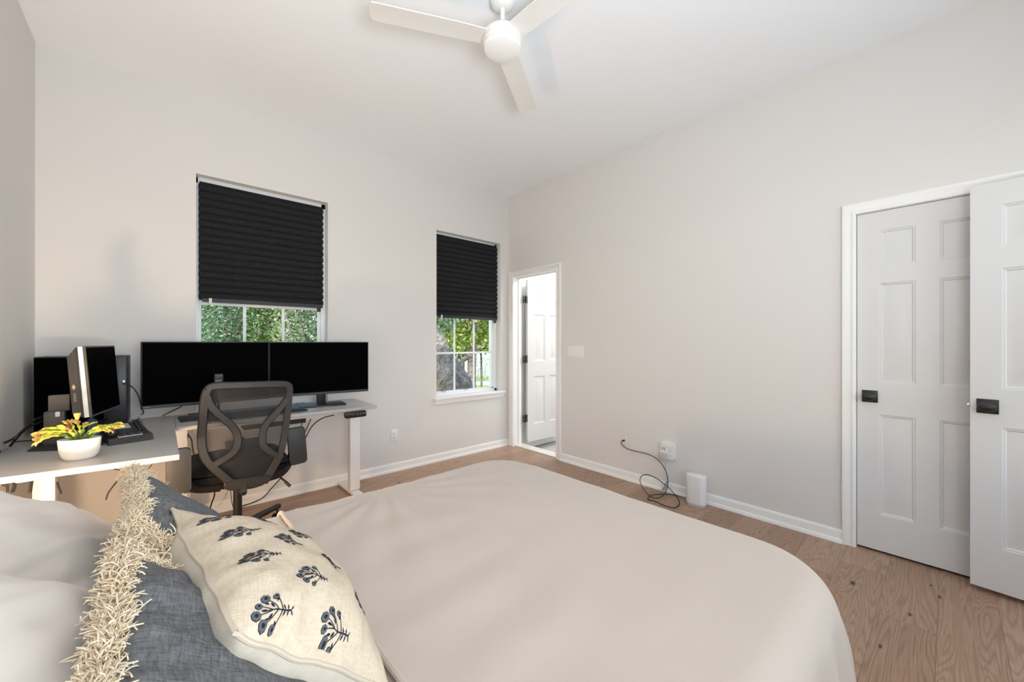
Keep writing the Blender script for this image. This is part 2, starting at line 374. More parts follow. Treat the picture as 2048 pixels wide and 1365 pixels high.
        rm = n.new('ShaderNodeMapRange'); rm.inputs[1].default_value = kr*.55; rm.inputs[2].default_value = kr; rm.inputs[3].default_value = 1; rm.inputs[4].default_value = 0
        l.new(dd, rm.inputs[0]); kv = math_(n, l, 'MAXIMUM', kv, rm.outputs[0])
    mk = n.new('ShaderNodeMix'); mk.data_type = 'RGBA'; l.new(kv, mk.inputs[0]); l.new(mf.outputs[2], mk.inputs[6]); mk.inputs[7].default_value = (.045, .035, .032, 1)
    # joints
    e1 = math_(n, l, 'LESS_THAN', fy, .008); e2 = math_(n, l, 'LESS_THAN', fx, .0008)
    ee = math_(n, l, 'MAXIMUM', e1, e2)
    mj = n.new('ShaderNodeMix'); mj.data_type = 'RGBA'; l.new(math_(n, l, 'MULTIPLY', ee, .75), mj.inputs[0]); l.new(mk.outputs[2], mj.inputs[6]); mj.inputs[7].default_value = (.05, .035, .028, 1)
    l.new(mj.outputs[2], b.inputs['Base Color'])
    bp = n.new('ShaderNodeBump'); bp.inputs['Strength'].default_value = .25; bp.inputs['Distance'].default_value = .0015
    l.new(math_(n, l, 'SUBTRACT', math_(n, l, 'MULTIPLY', r01, .5), math_(n, l, 'MULTIPLY', ee, 2.0)), bp.inputs['Height']); l.new(bp.outputs[0], b.inputs['Normal'])
    return m
M['wood'] = wood()

def leafmat(name, c0, c1, c2, c3):
    m = bpy.data.materials.new(name); m.use_nodes = True; n = m.node_tree.nodes; l = m.node_tree.links
    b = n['Principled BSDF']; b.inputs['Roughness'].default_value = .5
    g = n.new('ShaderNodeNewGeometry'); rp = n.new('ShaderNodeValToRGB'); e = rp.color_ramp.elements
    e[0].color = c0; e[1].color = c3; x = e.new(.4); x.color = c1; x = e.new(.75); x.color = c2
    l.new(g.outputs['Random Per Island'], rp.inputs[0]); l.new(rp.outputs[0], b.inputs['Base Color'])
    tr = n.new('ShaderNodeBsdfTranslucent'); l.new(rp.outputs[0], tr.inputs[0])
    mx = n.new('ShaderNodeMixShader'); mx.inputs[0].default_value = .35
    l.new(b.outputs[0], mx.inputs[1]); l.new(tr.outputs[0], mx.inputs[2]); l.new(mx.outputs[0], n['Material Output'].inputs[0]); return m
M['leafA'] = leafmat('evergreen_leaves', (.04, .11, .05, 1), (.11, .24, .10, 1), (.24, .40, .20, 1), (.55, .66, .50, 1))
M['leafB'] = leafmat('yellow_green_leaves', (.09, .15, .03, 1), (.28, .38, .06, 1), (.52, .58, .12, 1), (.78, .76, .35, 1))
M['leafC'] = leafmat('grey_green_leaves', (.09, .14, .08, 1), (.24, .34, .18, 1), (.42, .52, .33, 1), (.72, .78, .62, 1))

# =================================================================== ROOM SHELL
H = 3.048; XL = -3.744; YN = -4.66; WT = .13
W1 = (-2.998, -2.098, .655, 2.482); W2 = (-1.010, -.121, .655, 2.455)   # window openings x0,x1,z0,z1
D1 = (-.793, -.101, 2.05); D2 = (-3.853, -3.246, 2.05)                     # door openings y0,y1,top
struct(MB().add([(XL-.2, YN-.2, 0), (.13, YN-.2, 0), (.13, .0, 0), (XL-.2, .0, 0), (XL-.2, YN-.2, -.1), (.13, YN-.2, -.1), (.13, 0, -.1), (XL-.2, 0, -.1)],
       [(0,1,2,3), (4,7,6,5), (0,4,5,1), (1,5,6,2), (2,6,7,3), (3,7,4,0)]).build('floor', M['wood']))
struct(MB().box(XL-.2, .13, YN-.2, .2, H, H+.12).build('ceiling', M['ceil']))
m = MB(); y0, y1 = 0, .19
for a in ((XL-.2, W1[0], 0, H), (W1[1], W2[0], 0, H), (W2[1], .13, 0, H), (W1[0], W1[1], 0, W1[2]), (W1[0], W1[1], W1[3], H), (W2[0], W2[1], 0, W2[2]), (W2[0], W2[1], W2[3], H)):
    m.box(a[0], a[1], y0, y1, a[2], a[3])
struct(m.build('wall_far', M['wall']))
m = MB()
for a in ((D1[1], 0, 0, H), (D2[1], D1[0], 0, H), (YN, D2[0], 0, H), (D1[0], D1[1], D1[2], H), (D2[0], D2[1], D2[2], H)):
    m.box(0, WT, a[0], a[1], a[2], a[3])
struct(m.build('wall_right', M['wall']))
struct(MB().box(XL-.12, XL, YN, 0, 0, H).build('wall_left', M['wall']))
m = MB()
for a in ((XL-.12, -3.2, 0, H), (-1.9, -1.4, 0, H), (-.3, .13, 0, H), (-3.2, -1.9, 0, .7), (-3.2, -1.9, 2.5, H), (-1.4, -.3, 0, .7), (-1.4, -.3, 2.5, H)):  # near wall, with openings added for two assumed windows
    m.box(a[0], a[1], YN-.12, YN, a[2], a[3])
struct(m.build('wall_near', M['wall']))
for i, (a, b_) in enumerate(((-3.2, -1.9), (-1.4, -.3))):  # assumed windows, unseen behind the camera, added to go with the daylight fill
    m = MB()
    for q in ((a, a+.04, .7, 2.5), (b_-.04, b_, .7, 2.5), (a, b_, .7, .74), (a, b_, 2.46, 2.5), (a, b_, 1.58, 1.62)): m.box(q[0], q[1], YN-.09, YN-.05, q[2], q[3])
    wo = struct(m.build('window_%d' % (i+3), M['vinyl']))
    MB().box(a+.03, b_-.03, YN-.075, YN-.07, .73, 2.47).build('pane', M['glass'], wo)
struct(MB().box(XL-4, 3, YN-3.2, YN-.12, 2.95, 3.1).build('sun_block_slab', M['ceil']))  # added unseen slab that keeps direct sun out of the assumed near windows
# closet and bathroom behind the right wall
m = MB(); m.box(WT, .75, -4.2, -4.15, 0, H); m.box(WT, .75, -2.95, -2.9, 0, H); m.box(.75, .8, -4.2, -2.9, 0, H); m.box(WT, .8, -4.2, -2.9, 2.4, 2.45)
struct(m.build('wall_closet', M['wall']))
struct(MB().box(WT, .75, -4.15, -2.95, -.1, -.001).build('floor_closet', M['wood']))
m = MB(); m.box(WT, 2.4, 0, .12, -.1, 2.8); m.box(2.3, 2.42, -1.9, 0, -.1, 2.8); m.box(WT, 2.4, -1.9, -1.8, -.1, 2.8)
struct(m.build('wall_bathroom', M['trim']))
struct(MB().box(WT, 2.3, -1.8, 0, 2.6, 2.7).build('ceiling_bathroom', M['ceil']))
m = MB()
for i in range(8):
    for j in range(4):
        m.box(.13+i*.3+.002, .13+(i+1)*.3-.002, -.6*(j+1)+.602, -.6*j-.002, -.03, .012, .001, 1)
m.box(.02, .15, D1[0], D1[1], -.02, .011, .002, 1)
struct(m.build('floor_bathroom', M['tile']))

# ---------------------------------------------------------------- baseboards
def baseboard(name, axis, a, b_, wall, sgn):
    """profile swept along x or y at the wall plane"""
    prof = [(0, .080), (.006, .080), (.011, .073), (.013, .060), (.013, .024), (.022, .022), (.027, .012), (.028, 0), (0, 0)]
    m = MB(); n = len(prof); vs_ = []
    for t in (a, b_):
        for d, z in prof: vs_.append((t, wall + sgn*d, z) if axis == 'x' else (wall + sgn*d, t, z))
    fs = [(i, (i+1) % n, n+(i+1) % n, n+i) for i in range(n)] + [tuple(range(n)), tuple(range(n, 2*n))[::-1]]
    m.add(vs_, fs); struct(m.build(name, M['trim'], angle=50))
baseboard('baseboard_far', 'x', XL, 0, 0, -1)
baseboard('baseboard_right', 'y', -.86, -3.182, 0, -1)
baseboard('baseboard_right', 'y', -3.917, YN, 0, -1)
baseboard('baseboard_left', 'y', 0, YN, XL, 1)
# ---------------------------------------------------------------- door casings and jambs
def casing(name, y0, y1, top):
    prof = [(0, 0), (0, .012), (.006, .016), (.016, .017), (.019, .012), (.040, .015), (.048, .019), (.056, .021), (.064, .019), (.066, 0)]
    m = MB(); n = len(prof); vs_ = []
    for k in range(4):
        for d, h in prof:
            yy = (y1 + d) if k < 2 else (y0 - d); zz = 0 if k in (0, 3) else top + d
            vs_.append((-h, yy, zz))
    fs = []
    for k in range(3):
        for i in range(n-1): fs.append((k*n+i, k*n+i+1, (k+1)*n+i+1, (k+1)*n+i))
    m.add(vs_, fs)
    # jamb lining and stop
    t = .012
    m.box(-.002, WT+.002, y1-.002, y1+.01, 0, top); m.box(-.002, WT+.002, y0-.01, y0+.002, 0, top); m.box(-.002, WT+.002, y0-.002, y1+.002, top-.002, top+.01)
    struct(m.build(name, M['trim'], angle=40)); return m
casing('trim_1', *D1[:2], D1[2]); casing('trim_2', *D2[:2], D2[2])
m = MB(); 
for yy in ((D1[1]-.012, D1[1]), (D1[0], D1[0]+.012)): m.box(.075, .092, yy[0], yy[1], 0, D1[2])
m.box(.075, .092, D1[0], D1[1], D1[2]-.012, D1[2]); struct(m.build('trim_3', M['trim']))
m = MB()
for yy in ((D2[1]-.012, D2[1]), (D2[0], D2[0]+.012)): m.box(.046, .062, yy[0], yy[1], 0, D2[2])
m.box(.046, .062, D2[0], D2[1], D2[2]-.012, D2[2]); struct(m.build('trim_4', M['trim']))
# bathroom-side casing seen past the jamb edge is left to the jamb

# ---------------------------------------------------------------- six panel doors
def six_panel(name, width, height, cols, th=.035):
    """slab in local coords: x 0..width, z 0..height, front face at y=0 looking to -y, back at y=th"""
    rows = [(.215, .815), (1.005, 1.60), (1.70, 1.915)]
    xs = sorted({0, width} | {c for q in cols for c in q}); zs = sorted({0, height} | {c for q in rows for c in q})
    m = MB()
    for side in (0, 1):
        Y = lambda d: d if side == 0 else th - d
        for i in range(len(xs)-1):
            for j in range(len(zs)-1):
                a, b_, c, d = xs[i], xs[i+1], zs[j], zs[j+1]
                if (a, b_) in cols and (c, d) in rows:
                    rings = [(0, 0), (.004, .004), (.009, .0035), (.015, .0095), (.026, .0095), (.050, .003)]
                    vs_ = []; 
                    for ins, dep in rings:
                        vs_ += [(a+ins, Y(dep), c+ins), (b_-ins, Y(dep), c+ins), (b_-ins, Y(dep), d-ins), (a+ins, Y(dep), d-ins)]
                    fs = []
                    for r_ in range(len(rings)-1):
                        for q in range(4): fs.append((r_*4+q, r_*4+(q+1) % 4, (r_+1)*4+(q+1) % 4, (r_+1)*4+q))
                    fs.append(tuple(range(len(vs_)-4, len(vs_)))); m.add(vs_, fs)
                else:
                    m.add([(a, Y(0), c), (b_, Y(0), c), (b_, Y(0), d), (a, Y(0), d)], [(0,1,2,3)])
    m.add([(0,0,0),(width,0,0),(width,0,height),(0,0,height),(0,th,0),(width,th,0),(width,th,height),(0,th,height)],
          [(0,4,7,3), (1,2,6,5), (0,1,5,4), (3,7,6,2)])
    o = m.build(name, M['door'], angle=20)
    bm = bmesh.new(); bm.from_mesh(o.data); bmesh.ops.remove_doubles(bm, verts=bm.verts[:], dist=1e-5)
    bmesh.ops.recalc_face_normals(bm, faces=bm.faces[:]); bm.to_mesh(o.data); bm.free(); o.data.set_sharp_from_angle(angle=R(20))
    return o
def knobset(parent, x, z, latch_x=None):
    m = MB(); m.box(x-.036, x+.036, -.006, 0, z-.036, z+.036, .002); m.box(x-.030, x+.030, -.010, -.005, z-.030, z+.030, .002)
    k = m.build('knob_plate', M['black_metal'], parent)
    m = MB(); Mx = Matrix.Translation((x, -.009, z)) @ Matrix.Rotation(R(90), 4, 'X')
    m.lathe([(.014, 0), (.011, .012), (.011, .022), (.02, .028), (.0285, .036), (.030, .042), (.027, .050), (.018, .055), (0, .057)], 32, Mx, sx=1.08, sy=.72)
    m.build('knob', M['black_metal'], k)
    if latch_x is not None:
        m = MB(); m.box(latch_x-.012, latch_x, .010, .024, z-.009, z+.009, .002); m.build('latch_bolt', M['chrome'], k)
# closet door: local x runs towards -y, front faces -x
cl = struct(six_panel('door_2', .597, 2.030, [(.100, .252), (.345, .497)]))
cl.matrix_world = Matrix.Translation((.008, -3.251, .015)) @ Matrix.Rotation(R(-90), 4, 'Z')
knobset(cl, .058, .920)
sp = MB().box(-.0105, .0, -.002, .004, .905-.03, .905+.035, .002).build('strike_plate', M['black_metal'], cl)
# open door swung back against the right wall, hinged on the near wall
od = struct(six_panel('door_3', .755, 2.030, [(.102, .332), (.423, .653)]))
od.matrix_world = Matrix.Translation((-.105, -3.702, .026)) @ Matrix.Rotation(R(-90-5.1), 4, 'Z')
knobset(od, .057, .915, 0)
# bathroom door swung in, with three black hinges on the jamb
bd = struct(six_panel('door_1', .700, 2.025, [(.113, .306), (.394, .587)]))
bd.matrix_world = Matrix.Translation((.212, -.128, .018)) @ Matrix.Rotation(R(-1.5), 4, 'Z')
for z in (.318, 1.052, 1.792):
    m = MB(); z -= .018
    m.box(-.078, -.036, -.004+.002, .0+.002, z-.045, z+.045, .001); m.box(-.034, .0, .0-.002, .004-.002, z-.045, z+.045, .001)
    m.cyl((-.035, -.005, z-.046), (-.035, -.005, z+.046), .006)
    h = m.build('hinge', M['black_metal'], bd)
    m = MB()
    for dx in (-.060, -.020):
        for k, dz in enumerate((-.03, 0, .03)): MB().cyl((dx+(.008 if k == 1 else 0), -.0045, z+dz), (dx+(.008 if k == 1 else 0), -.0015, z+dz), .0035, n=10).build('screw', M['chrome'], h)

# ---------------------------------------------------------------- windows
def window(name, op, gx0, gx1, rail, gb=.722):
    x0, x1, z0, z1 = op; zb = z0 + .02
    m = MB(); a, b_ = .085, .15
    # outer frame
    for q in ((x0, gx0-.018, zb, z1), (gx1+.018, x1, zb, z1), (x0, x1, zb, zb+.030), (x0, x1, z1-.045, z1)): m.box(q[0], q[1], a-.012, b_+.03, q[2], q[3], .003)
    # sashes: stiles, rails
    for q in ((gx0-.024, gx0, zb+.02, rail+.012, .095), (gx1, gx1+.024, zb+.02, rail+.012, .095), (gx0-.02, gx1+.02, zb+.02, gb, .095), (gx0-.02, gx1+.02, rail-.015, rail+.017, .092),
              (gx0-.024, gx0, rail-.01, z1-.04, .12), (gx1, gx1+.024, rail-.01, z1-.04, .12), (gx0-.02, gx1+.02, z1-.07, z1-.04, .12)):
        m.box(q[0], q[1], q[4], q[4]+.03, q[2], q[3], .003)
    o = struct(m.build(name, M['vinyl']))
    MB().box(gx0-.004, gx1+.004, .108, .112, gb-.004, rail).build('pane', M['glass'], o)
    MB().box(gx0-.004, gx1+.004, .133, .137, rail, z1-.05).build('pane', M['glass'], o)
    m = MB(); wd = (gx1-gx0)/3; c = .0105
    for k in (1, 2): m.box(gx0+k*wd-c, gx0+k*wd+c, .100, .107, gb-.007, rail); m.box(gx0+k*wd-c, gx0+k*wd+c, .126, .132, rail, z1-.05)
    m.box(gx0, gx1, .101, .107, 1.142-c, 1.142+c); m.box(gx0, gx1, .127, .132, 1.99-c, 1.99+c)
    m.build('muntin', M['vinyl'], o)
    m = MB()
    for k in (.12, .42): m.box(gx0+k-.03, gx0+k+.03, .085, .1, gb-.007, gb+.003, .003)
    m.build('sash_lift', M['grey_pl'], o)
    m = MB(); m.box(x0-.036, x1+.056, -.040, .0, z0-.005, z0+.020, .006, 3); m.box(x0, x1, -.002, .09, z0-.005, z0+.020)
    m.box(x0-.020, x1+.040, -.014, 0, z0-.055, z0-.004, .004)
    s_ = m.build('window_sill', M['trim'], o)
    return o
window('window_1', W1, -2.962, -2.152, 1.557, .84)
window('window_2', W2, -.985, -.178, 1.585)

# ---------------------------------------------------------------- pleated shades
def shade(label, x0, x1, zt, zb, ztr, zbr, npl, yy):
    root = empty('pleated_shade', ((x0+x1)/2, yy, zt)); tag(root, label, 'window shade', 'charcoal pleated paper shades')
    L = root.location; m = MB(); ns = npl*8
    def f(u, v, off=0):
        xx = x0 + (x1-x0)*u; a = zt + (ztr-zt)*u; b_ = zb + (zbr-zb)*u; zz = a + (b_-a)*v
        ph = (v*npl) % 1.0; sc = math.sin(math.pi*ph)**.7
        vv = v*npl; dx = (sc*.006) * (1 if u > .5 else -1) * (abs(u-.5)*2)**8
        dy = -sc*.016 + .002*math.sin(u*9+v*31)
        return (xx+dx-L.x, yy+dy-off-L.y, zz - .004*math.sin(math.pi*ph) - L.z)
    m.grid(lambda u, v: f(u, v), 26, ns+1); m.grid(lambda u, v: f(u, v, -.0015), 26, ns+1)
    m.build('shade_fabric', M['shade'], root, angle=60)
    m = MB(); q = .014
    def P(u, dz, dy): 
        b_ = zb + (zbr-zb)*u; return (x0+(x1-x0)*u - L.x, yy+dy-L.y, b_+dz-L.z)
    for dy in (-.014,): m.add([P(.02,-.016,dy), P(1,-.020,dy), P(1,.010,dy), P(.02,.014,dy), P(.02,-.016,dy+.008), P(1,-.020,dy+.008), P(1,.010,dy+.008), P(.02,.014,dy+.008)], [(0,1,2,3),(4,7,6,5),(0,4,5,1),(1,5,6,2),(2,6,7,3),(3,7,4,0)])
    m.build('bottom_rail', M['shade_rail'], root)
    m = MB(); c = P(.075, -.006, -.020)
    m.box(c[0]-.009, c[0]+.009, c[1], c[1]+.02, c[2]-.022, c[2]+.020, .002); m.cyl((c[0]+.004, c[1]+.003, c[2]-.038), (c[0]+.004, c[1]+.003, c[2]-.02), .006)
    m.build('clip', M['ivory'], root)
    m = MB(); c = P(.965, -.02, -.010); m.box(c[0]-.014, c[0]+.012, c[1]-.006, c[1]+.012, c[2]-.032, c[2]+.006, .003)
    m.build('cord_lock', M['blk'], root)
    m = MB(); m.box(x0-L.x, x1-L.x, yy-.006-L.y, yy+.01-L.y, -.004, .010, .002); m.build('top_strip', M['shade'], root)
M['shade_rail'] = mat('navy_black_rail', (.012, .014, .022, 1), .5)
shade('charcoal pleated window shade above the two large monitors', -2.976, -2.130, 2.436, 1.575, 2.436, 1.580, 16, .052)
shade('charcoal pleated window shade beside the white bathroom door', -.990, -.150, 2.416, 1.545, 2.416, 1.545, 16, .045)

# ---------------------------------------------------------------- wall plates
def place_y(o, x, z, y=0):  # plate on the far wall, local: x right, z up, front -y
    o.location = (x, y, z)
def place_x(o, y, z):       # plate on the right wall
    o.location = (0, y, z); o.rotation_euler = (0, 0, R(-90))
def duplex(parent):
    for dz in (-.020, .020):
        b = MB().prism(rrect(.034, .028, .010, 4), 0, .0025, .0006, M=Matrix.Translation((0, -.005, dz)) @ Matrix.Rotation(R(90), 4, 'X')).build('receptacle', M['white_pl'], parent)
        m = MB(); m.box(-.008, -.006, -.0080, -.0070, dz-.001, dz+.008); m.box(.006, .0075, -.0080, -.0070, dz-.001, dz+.007); m.cyl((0, -.0080, dz-.008), (0, -.0070, dz-.008), .0025, n=10)
        m.build('slots', M['dark'], b)
o = empty('wall_outlet', (0, 0, 0)); tag(o, 'white duplex power outlet on the wall below and between the two windows', 'wall outlet')
MB().box(-.035, .035, -.005, 0, -.058, .058, .002).build('cover_plate', M['white_pl'], o); duplex(o); place_y(o, -1.484, .351)
o = empty('light_switch_plate', (0, 0, 0)); tag(o, 'white four-gang light switch plate beside the bathroom door', 'light switch')
MB().box(-.106, .106, -.006, 0, -.060, .060, .003).build('cover_plate', M['white_pl'], o)
for k in range(4):
    x = -.069 + k*.046
    m = MB(); m.add([(x-.016, -.006, -.034), (x+.016, -.006, -.034), (x+.016, -.006, .034), (x-.016, -.006, .034), (x-.016, -.012, -.034), (x+.016, -.012, -.034), (x+.016, -.007, .034), (x-.016, -.007, .034)],
        [(4,5,6,7), (0,4,7,3), (1,2,6,5), (0,1,5,4), (3,7,6,2)]); m.build('rocker', M['white_pl'], o)
place_x(o, -1.055, 1.163)
o = empty('coax_wall_plate', (0, 0, 0)); tag(o, 'ivory cable jack plate with a thin black cable plugged in', 'wall plate')
MB().box(-.035, .035, -.005, 0, -.057, .057, .002).build('cover_plate', M['ivory'], o)
m = MB()
for dz in (-.042, .042): MB().cyl((0, -.0065, dz), (0, -.004, dz), .004, n=12).build('screw', M['grey_pl'], o)
m = MB(); m.cyl((0, -.012, 0), (0, -.004, 0), .008, n=6); m.build('coax_jack', M['chrome'], o)
place_x(o, -1.632, .356)
o = empty('surge_protector', (0, 0, 0)); tag(o, 'white plug-in outlet extender with USB ports on the right wall', 'surge protector')
m = MB(); m.prism(rrect(.118, .135, .012, 5), 0, .030, .006, M=Matrix.Rotation(R(90), 4, 'X')); m.build('body', M['white_pl'], o)
m = MB(); m.box(-.052, .052, -.034, -.028, .030, .062, .004); m.build('phone_ledge', M['white_pl'], o)
m = MB()
for x in (-.040, -.020):
    for z in (.020, .008): m.box(x-.006, x+.006, -.0312, -.0300, z-.0025, z+.0025)
m.build('usb_port', M['dark'], o)
for z in (.010, -.036):
    m = MB(); m.box(.018, .020, -.0312, -.030, z, z+.010); m.box(.034, .036, -.0312, -.030, z, z+.009); m.cyl((.027, -.0312, z-.009), (.027, -.030, z-.009), .003, n=10)
    m.build('receptacle', M['dark'], o)
ind = mat('blue_indicator', (.1, .2, .9, 1), .4); ind.node_tree.nodes['Principled BSDF'].inputs['Emission Color'].default_value = (.2, .3, 1, 1); ind.node_tree.nodes['Principled BSDF'].inputs['Emission Strength'].default_value = 1.5
m = MB(); m.box(-.028, -.022, -.0312, -.030, -.008, -.004); m.build('indicator_light', ind, o)
place_x(o, -2.048, .349)
# charger brick plugged into it, cord hanging with a tied bundle
ch = empty('power_adapter', (0, 0, 0)); tag(ch, 'grey power adapter plugged into the outlet extender, thin cord tied in a bundle', 'power adapter')
MB().box(-.030, .026, -.066, -.031, -.055, .008, .007, 3).build('adapter_body', M['grey_pl'], ch); place_x(ch, -2.028, .325)
a = lambda px, py, X=-.05: at(px, py, 'x', X)
pts = [a(1330.5, 924, -.05), a(1331, 945, -.035), a(1332, 962, -.035), a(1332, 972, -.04), a(1329, 985, -.06)]
c = MB().tube(pts, .0016, 6, smooth=5).build('cord', M['wcable'], None)
m = MB(); b0 = a(1334, 964, -.045); b1 = a(1327, 979, -.045)
for k in range(9):
    o1 = Vector((random.uniform(-.012, .012), random.uniform(-.008, .008), 0))
    mid = (b0+b1)/2
    m.tube([b0+o1*1.2, mid+o1*.4, b1+o1*1.5, b1+o1*.6+Vector((0, .006, -.004)), mid-o1*.4, b0-o1], .0016, 5, smooth=3)
cb = m.build('cord_bundle', M['wcable'], None)
m = MB(); pts = [a(1328, 985, -.06), a(1326, 990, -.08), a(1335, 987, -.07), a(1352, 990, -.05), a(1368, 996, -.06), a(1376, 1000, -.08)]
for p in pts: p.z = max(p.z, .006)
c2 = m.tube(pts, .0016, 6, smooth=5).build('cord', M['wcable'], None)
bpy.context.view_layer.update()
for q in (c, cb, c2): q.parent = ch; q.matrix_parent_inverse = ch.matrix_world.inverted()

# router
r = empty('wifi_router', (-.102, -2.322, 0)); tag(r, 'white rounded tower router standing on the floor by the right wall', 'router')
m = MB()
def rout(sc): return [(x*sc, y*sc) for x, y in rrect(.085, .150, .040, 8)]
bm_out = [(0, .006, .95), (.012, .006, 1)]
rings = [(.014, .92), (.018, .97), (.028, 1.0), (.222, 1.0), (.230, .985), (.2345, .95), (.236, .88)]
vs_ = []; n_ = len(rout(1))
for z, s_ in rings: vs_ += [(x, y, z) for x, y in rout(s_)]
fs = [(i*n_+j, i*n_+(j+1) % n_, (i+1)*n_+(j+1) % n_, (i+1)*n_+j) for i in range(len(rings)-1) for j in range(n_)] + [tuple(range(n_))[::-1], tuple((len(rings)-1)*n_+j for j in range(n_))]
m.add(vs_, fs); m.build('housing', M['white_pl'], r, angle=50)
MB().prism([(x*.90, y*.90) for x, y in rout(1)], 0, .015).build('base', M['grey_pl'], r)
# black coax cable: jack -> loop -> router
A = lambda px, py, X: at(px, py, 'x', X)
def fl(px, py, z=.006): return at(px, py, 'z', z)
pts = [A(1248, 882, -.012), A(1243.5, 883, -.03), A(1243, 888, -.035), A(1252, 897, -.035), A(1270, 903, -.035), A(1292, 908, -.04), A(1312, 917, -.045), A(1325, 931, -.05), A(1333, 947, -.055), A(1336, 965, -.06),
       A(1333, 980, -.08), fl(1325, 993, .02), fl(1312, 997), fl(1298, 991, .02), A(1286, 977, -.14), A(1280, 963, -.12), A(1283, 953, -.10), A(1295, 950, -.09), A(1312, 957, -.09), A(1330, 970, -.10), A(1345, 984, -.12), fl(1355, 997, .03), fl(1359, 1008), fl(1350, 1016), fl(1330, 1012), fl(1310, 1003), fl(1296, 999), fl(1303, 991), fl(1322, 989), fl(1345, 990), fl(1362, 994), fl(1374, 997, .014)]
c = MB().tube(pts, .0033, 8, smooth=6).build('coax_cable', M['cable']); tag(c, 'black cable looping from the wall jack down to the router', 'cable')
m = MB(); p = A(1247.5, 881.5, -.016); m.cyl((-.004, p.y, p.z), (-.026, p.y+.004, p.z-.002), .0075, n=12); m.build('plug', M['cable'], c)

# ---------------------------------------------------------------- ceiling fan
f = empty('ceiling_fan', (-1.866, -2.075, H)); tag(f, 'white three-blade ceiling fan with a round frosted light', 'ceiling fan')
MB().lathe([(.066, 0), (.066, -.012), (.060, -.030), (.045, -.045), (.020, -.050)], 40, None).build('canopy', M['fan'], f)
MB().cyl((0, 0, -.18), (0, 0, -.03), .0125, n=20).build('downrod', M['fan'], f)
z0 = 2.778 - H
MB().lathe([(.013, .115), (.020, .108), (.022, .098), (.060, .088), (.092, .072), (.102, .058), (.104, .045), (.104, .018), (.101, .014), (.101, .0)], 56, Matrix.Translation((0, 0, z0+.018)), cap=True).build('motor_housing', M['fan'], f)
MB().lathe([(0, -.012), (.04, -.011), (.075, -.007), (.093, -.001), (.098, .008), (.098, .022)], 56, Matrix.Translation((0, 0, z0+.006))).build('light_diffuser', M['diff'], f)
for k, ang in enumerate((154.2, 33.6, 273.8)):
    m = MB(); n1, n2 = 14, 5
    def bl(u, v, s):
        rr = .085 + (.655-.085)*u; wd = .052 + .006*min(1, u*4); c = (v-.5)*2
        cut = 1 if u < .985 else .96
        y = c*wd*cut
        rr2 = rr - (.014 if False else 0) - .012*(c*c)*(u > .99)
        return (rr2, y, s*.003 + .002*(1-c*c))
    pit = Matrix.Rotation(R(ang), 4, 'Z') @ Matrix.Translation((0, 0, 2.838-H)) @ Matrix.Rotation(R(-3), 4, 'X')
    a0 = len(m.v)
    for s in (1, -1): m.grid(lambda u, v: bl(u, v, s), n1, n2)
    K = n1*n2
    for i in range(n1-1):
        m.f.append((a0+i*n2, a0+(i+1)*n2, a0+K+(i+1)*n2, a0+K+i*n2)); m.m.append(0)
        m.f.append((a0+i*n2+n2-1, a0+(i+1)*n2+n2-1, a0+K+(i+1)*n2+n2-1, a0+K+i*n2+n2-1)); m.m.append(0)
    for j in range(n2-1):
        m.f.append((a0+(n1-1)*n2+j, a0+(n1-1)*n2+j+1, a0+K+(n1-1)*n2+j+1, a0+K+(n1-1)*n2+j)); m.m.append(0)
        m.f.append((a0+j, a0+j+1, a0+K+j+1, a0+K+j)); m.m.append(0)
    m.v = [pit @ p for p in m.v]
    m.build('blade', M['fan'], f)

# =================================================================== OUTSIDE
GZ = -2.6
struct(MB().box(-40, 60, .3, 90, GZ-.1, GZ).build('ground', M['lawn']))
struct(MB().box(XL-.3, 2.5, -6, .19, GZ, -.11).build('wall_lower_storey', M['brick']))
hd = Vector((math.cos(R(54.9)), math.sin(R(54.9)), 0)); hp = Vector((hd.y, -hd.x, 0))
def slab(name, d0, d1, z, m_, half=40, lo=-9):
    o0 = Vector((CAM.x, CAM.y, 0)); vs_ = []
    for d, s in ((d0, lo), (d0, half), (d1, half), (d1, lo)): vs_.append(tuple(o0 + hd*d + hp*s + Vector((0, 0, z))))
    m = MB(); m.add(vs_ + [(v[0], v[1], z-.05) for v in vs_], [(0,1,2,3), (0,4,5,1), (1,5,6,2), (2,6,7,3), (3,7,4,0)]); return struct(m.build(name, m_))
slab('street', 23.5, 31.0, GZ+.03, M['road']); slab('kerb', 31.0, 31.4, GZ+.10, M['walk']); slab('sidewalk', 35.2, 38.2, GZ+.06, M['walk'])
# white picket fence across the street
m = MB(); o0 = Vector((CAM.x, CAM.y, 0)) + hd*44.0
fe = empty('picket_fence', o0 + Vector((0, 0, GZ))); tag(fe, 'white picket fence across the street beyond the lawn', 'fence')
rot = Matrix.Rotation(R(54.9-90), 4, 'Z')
for i in range(-70, 90):
    x = i*.16; m.prism([(x-.06, 0), (x+.06, 0), (x+.06, 1.25), (x, 1.35), (x-.06, 1.25)], -.012, .012, M=rot @ Matrix.Rotation(R(90), 4, 'X'))
m.build('picket', M['fence'], fe)['kind'] = 'stuff'
m = MB()
for z in (.35, 1.0): m.box(-11.2, 14.4, .012, .05, z, z+.09, M=rot)
m.build('rail', M['fence'], fe)
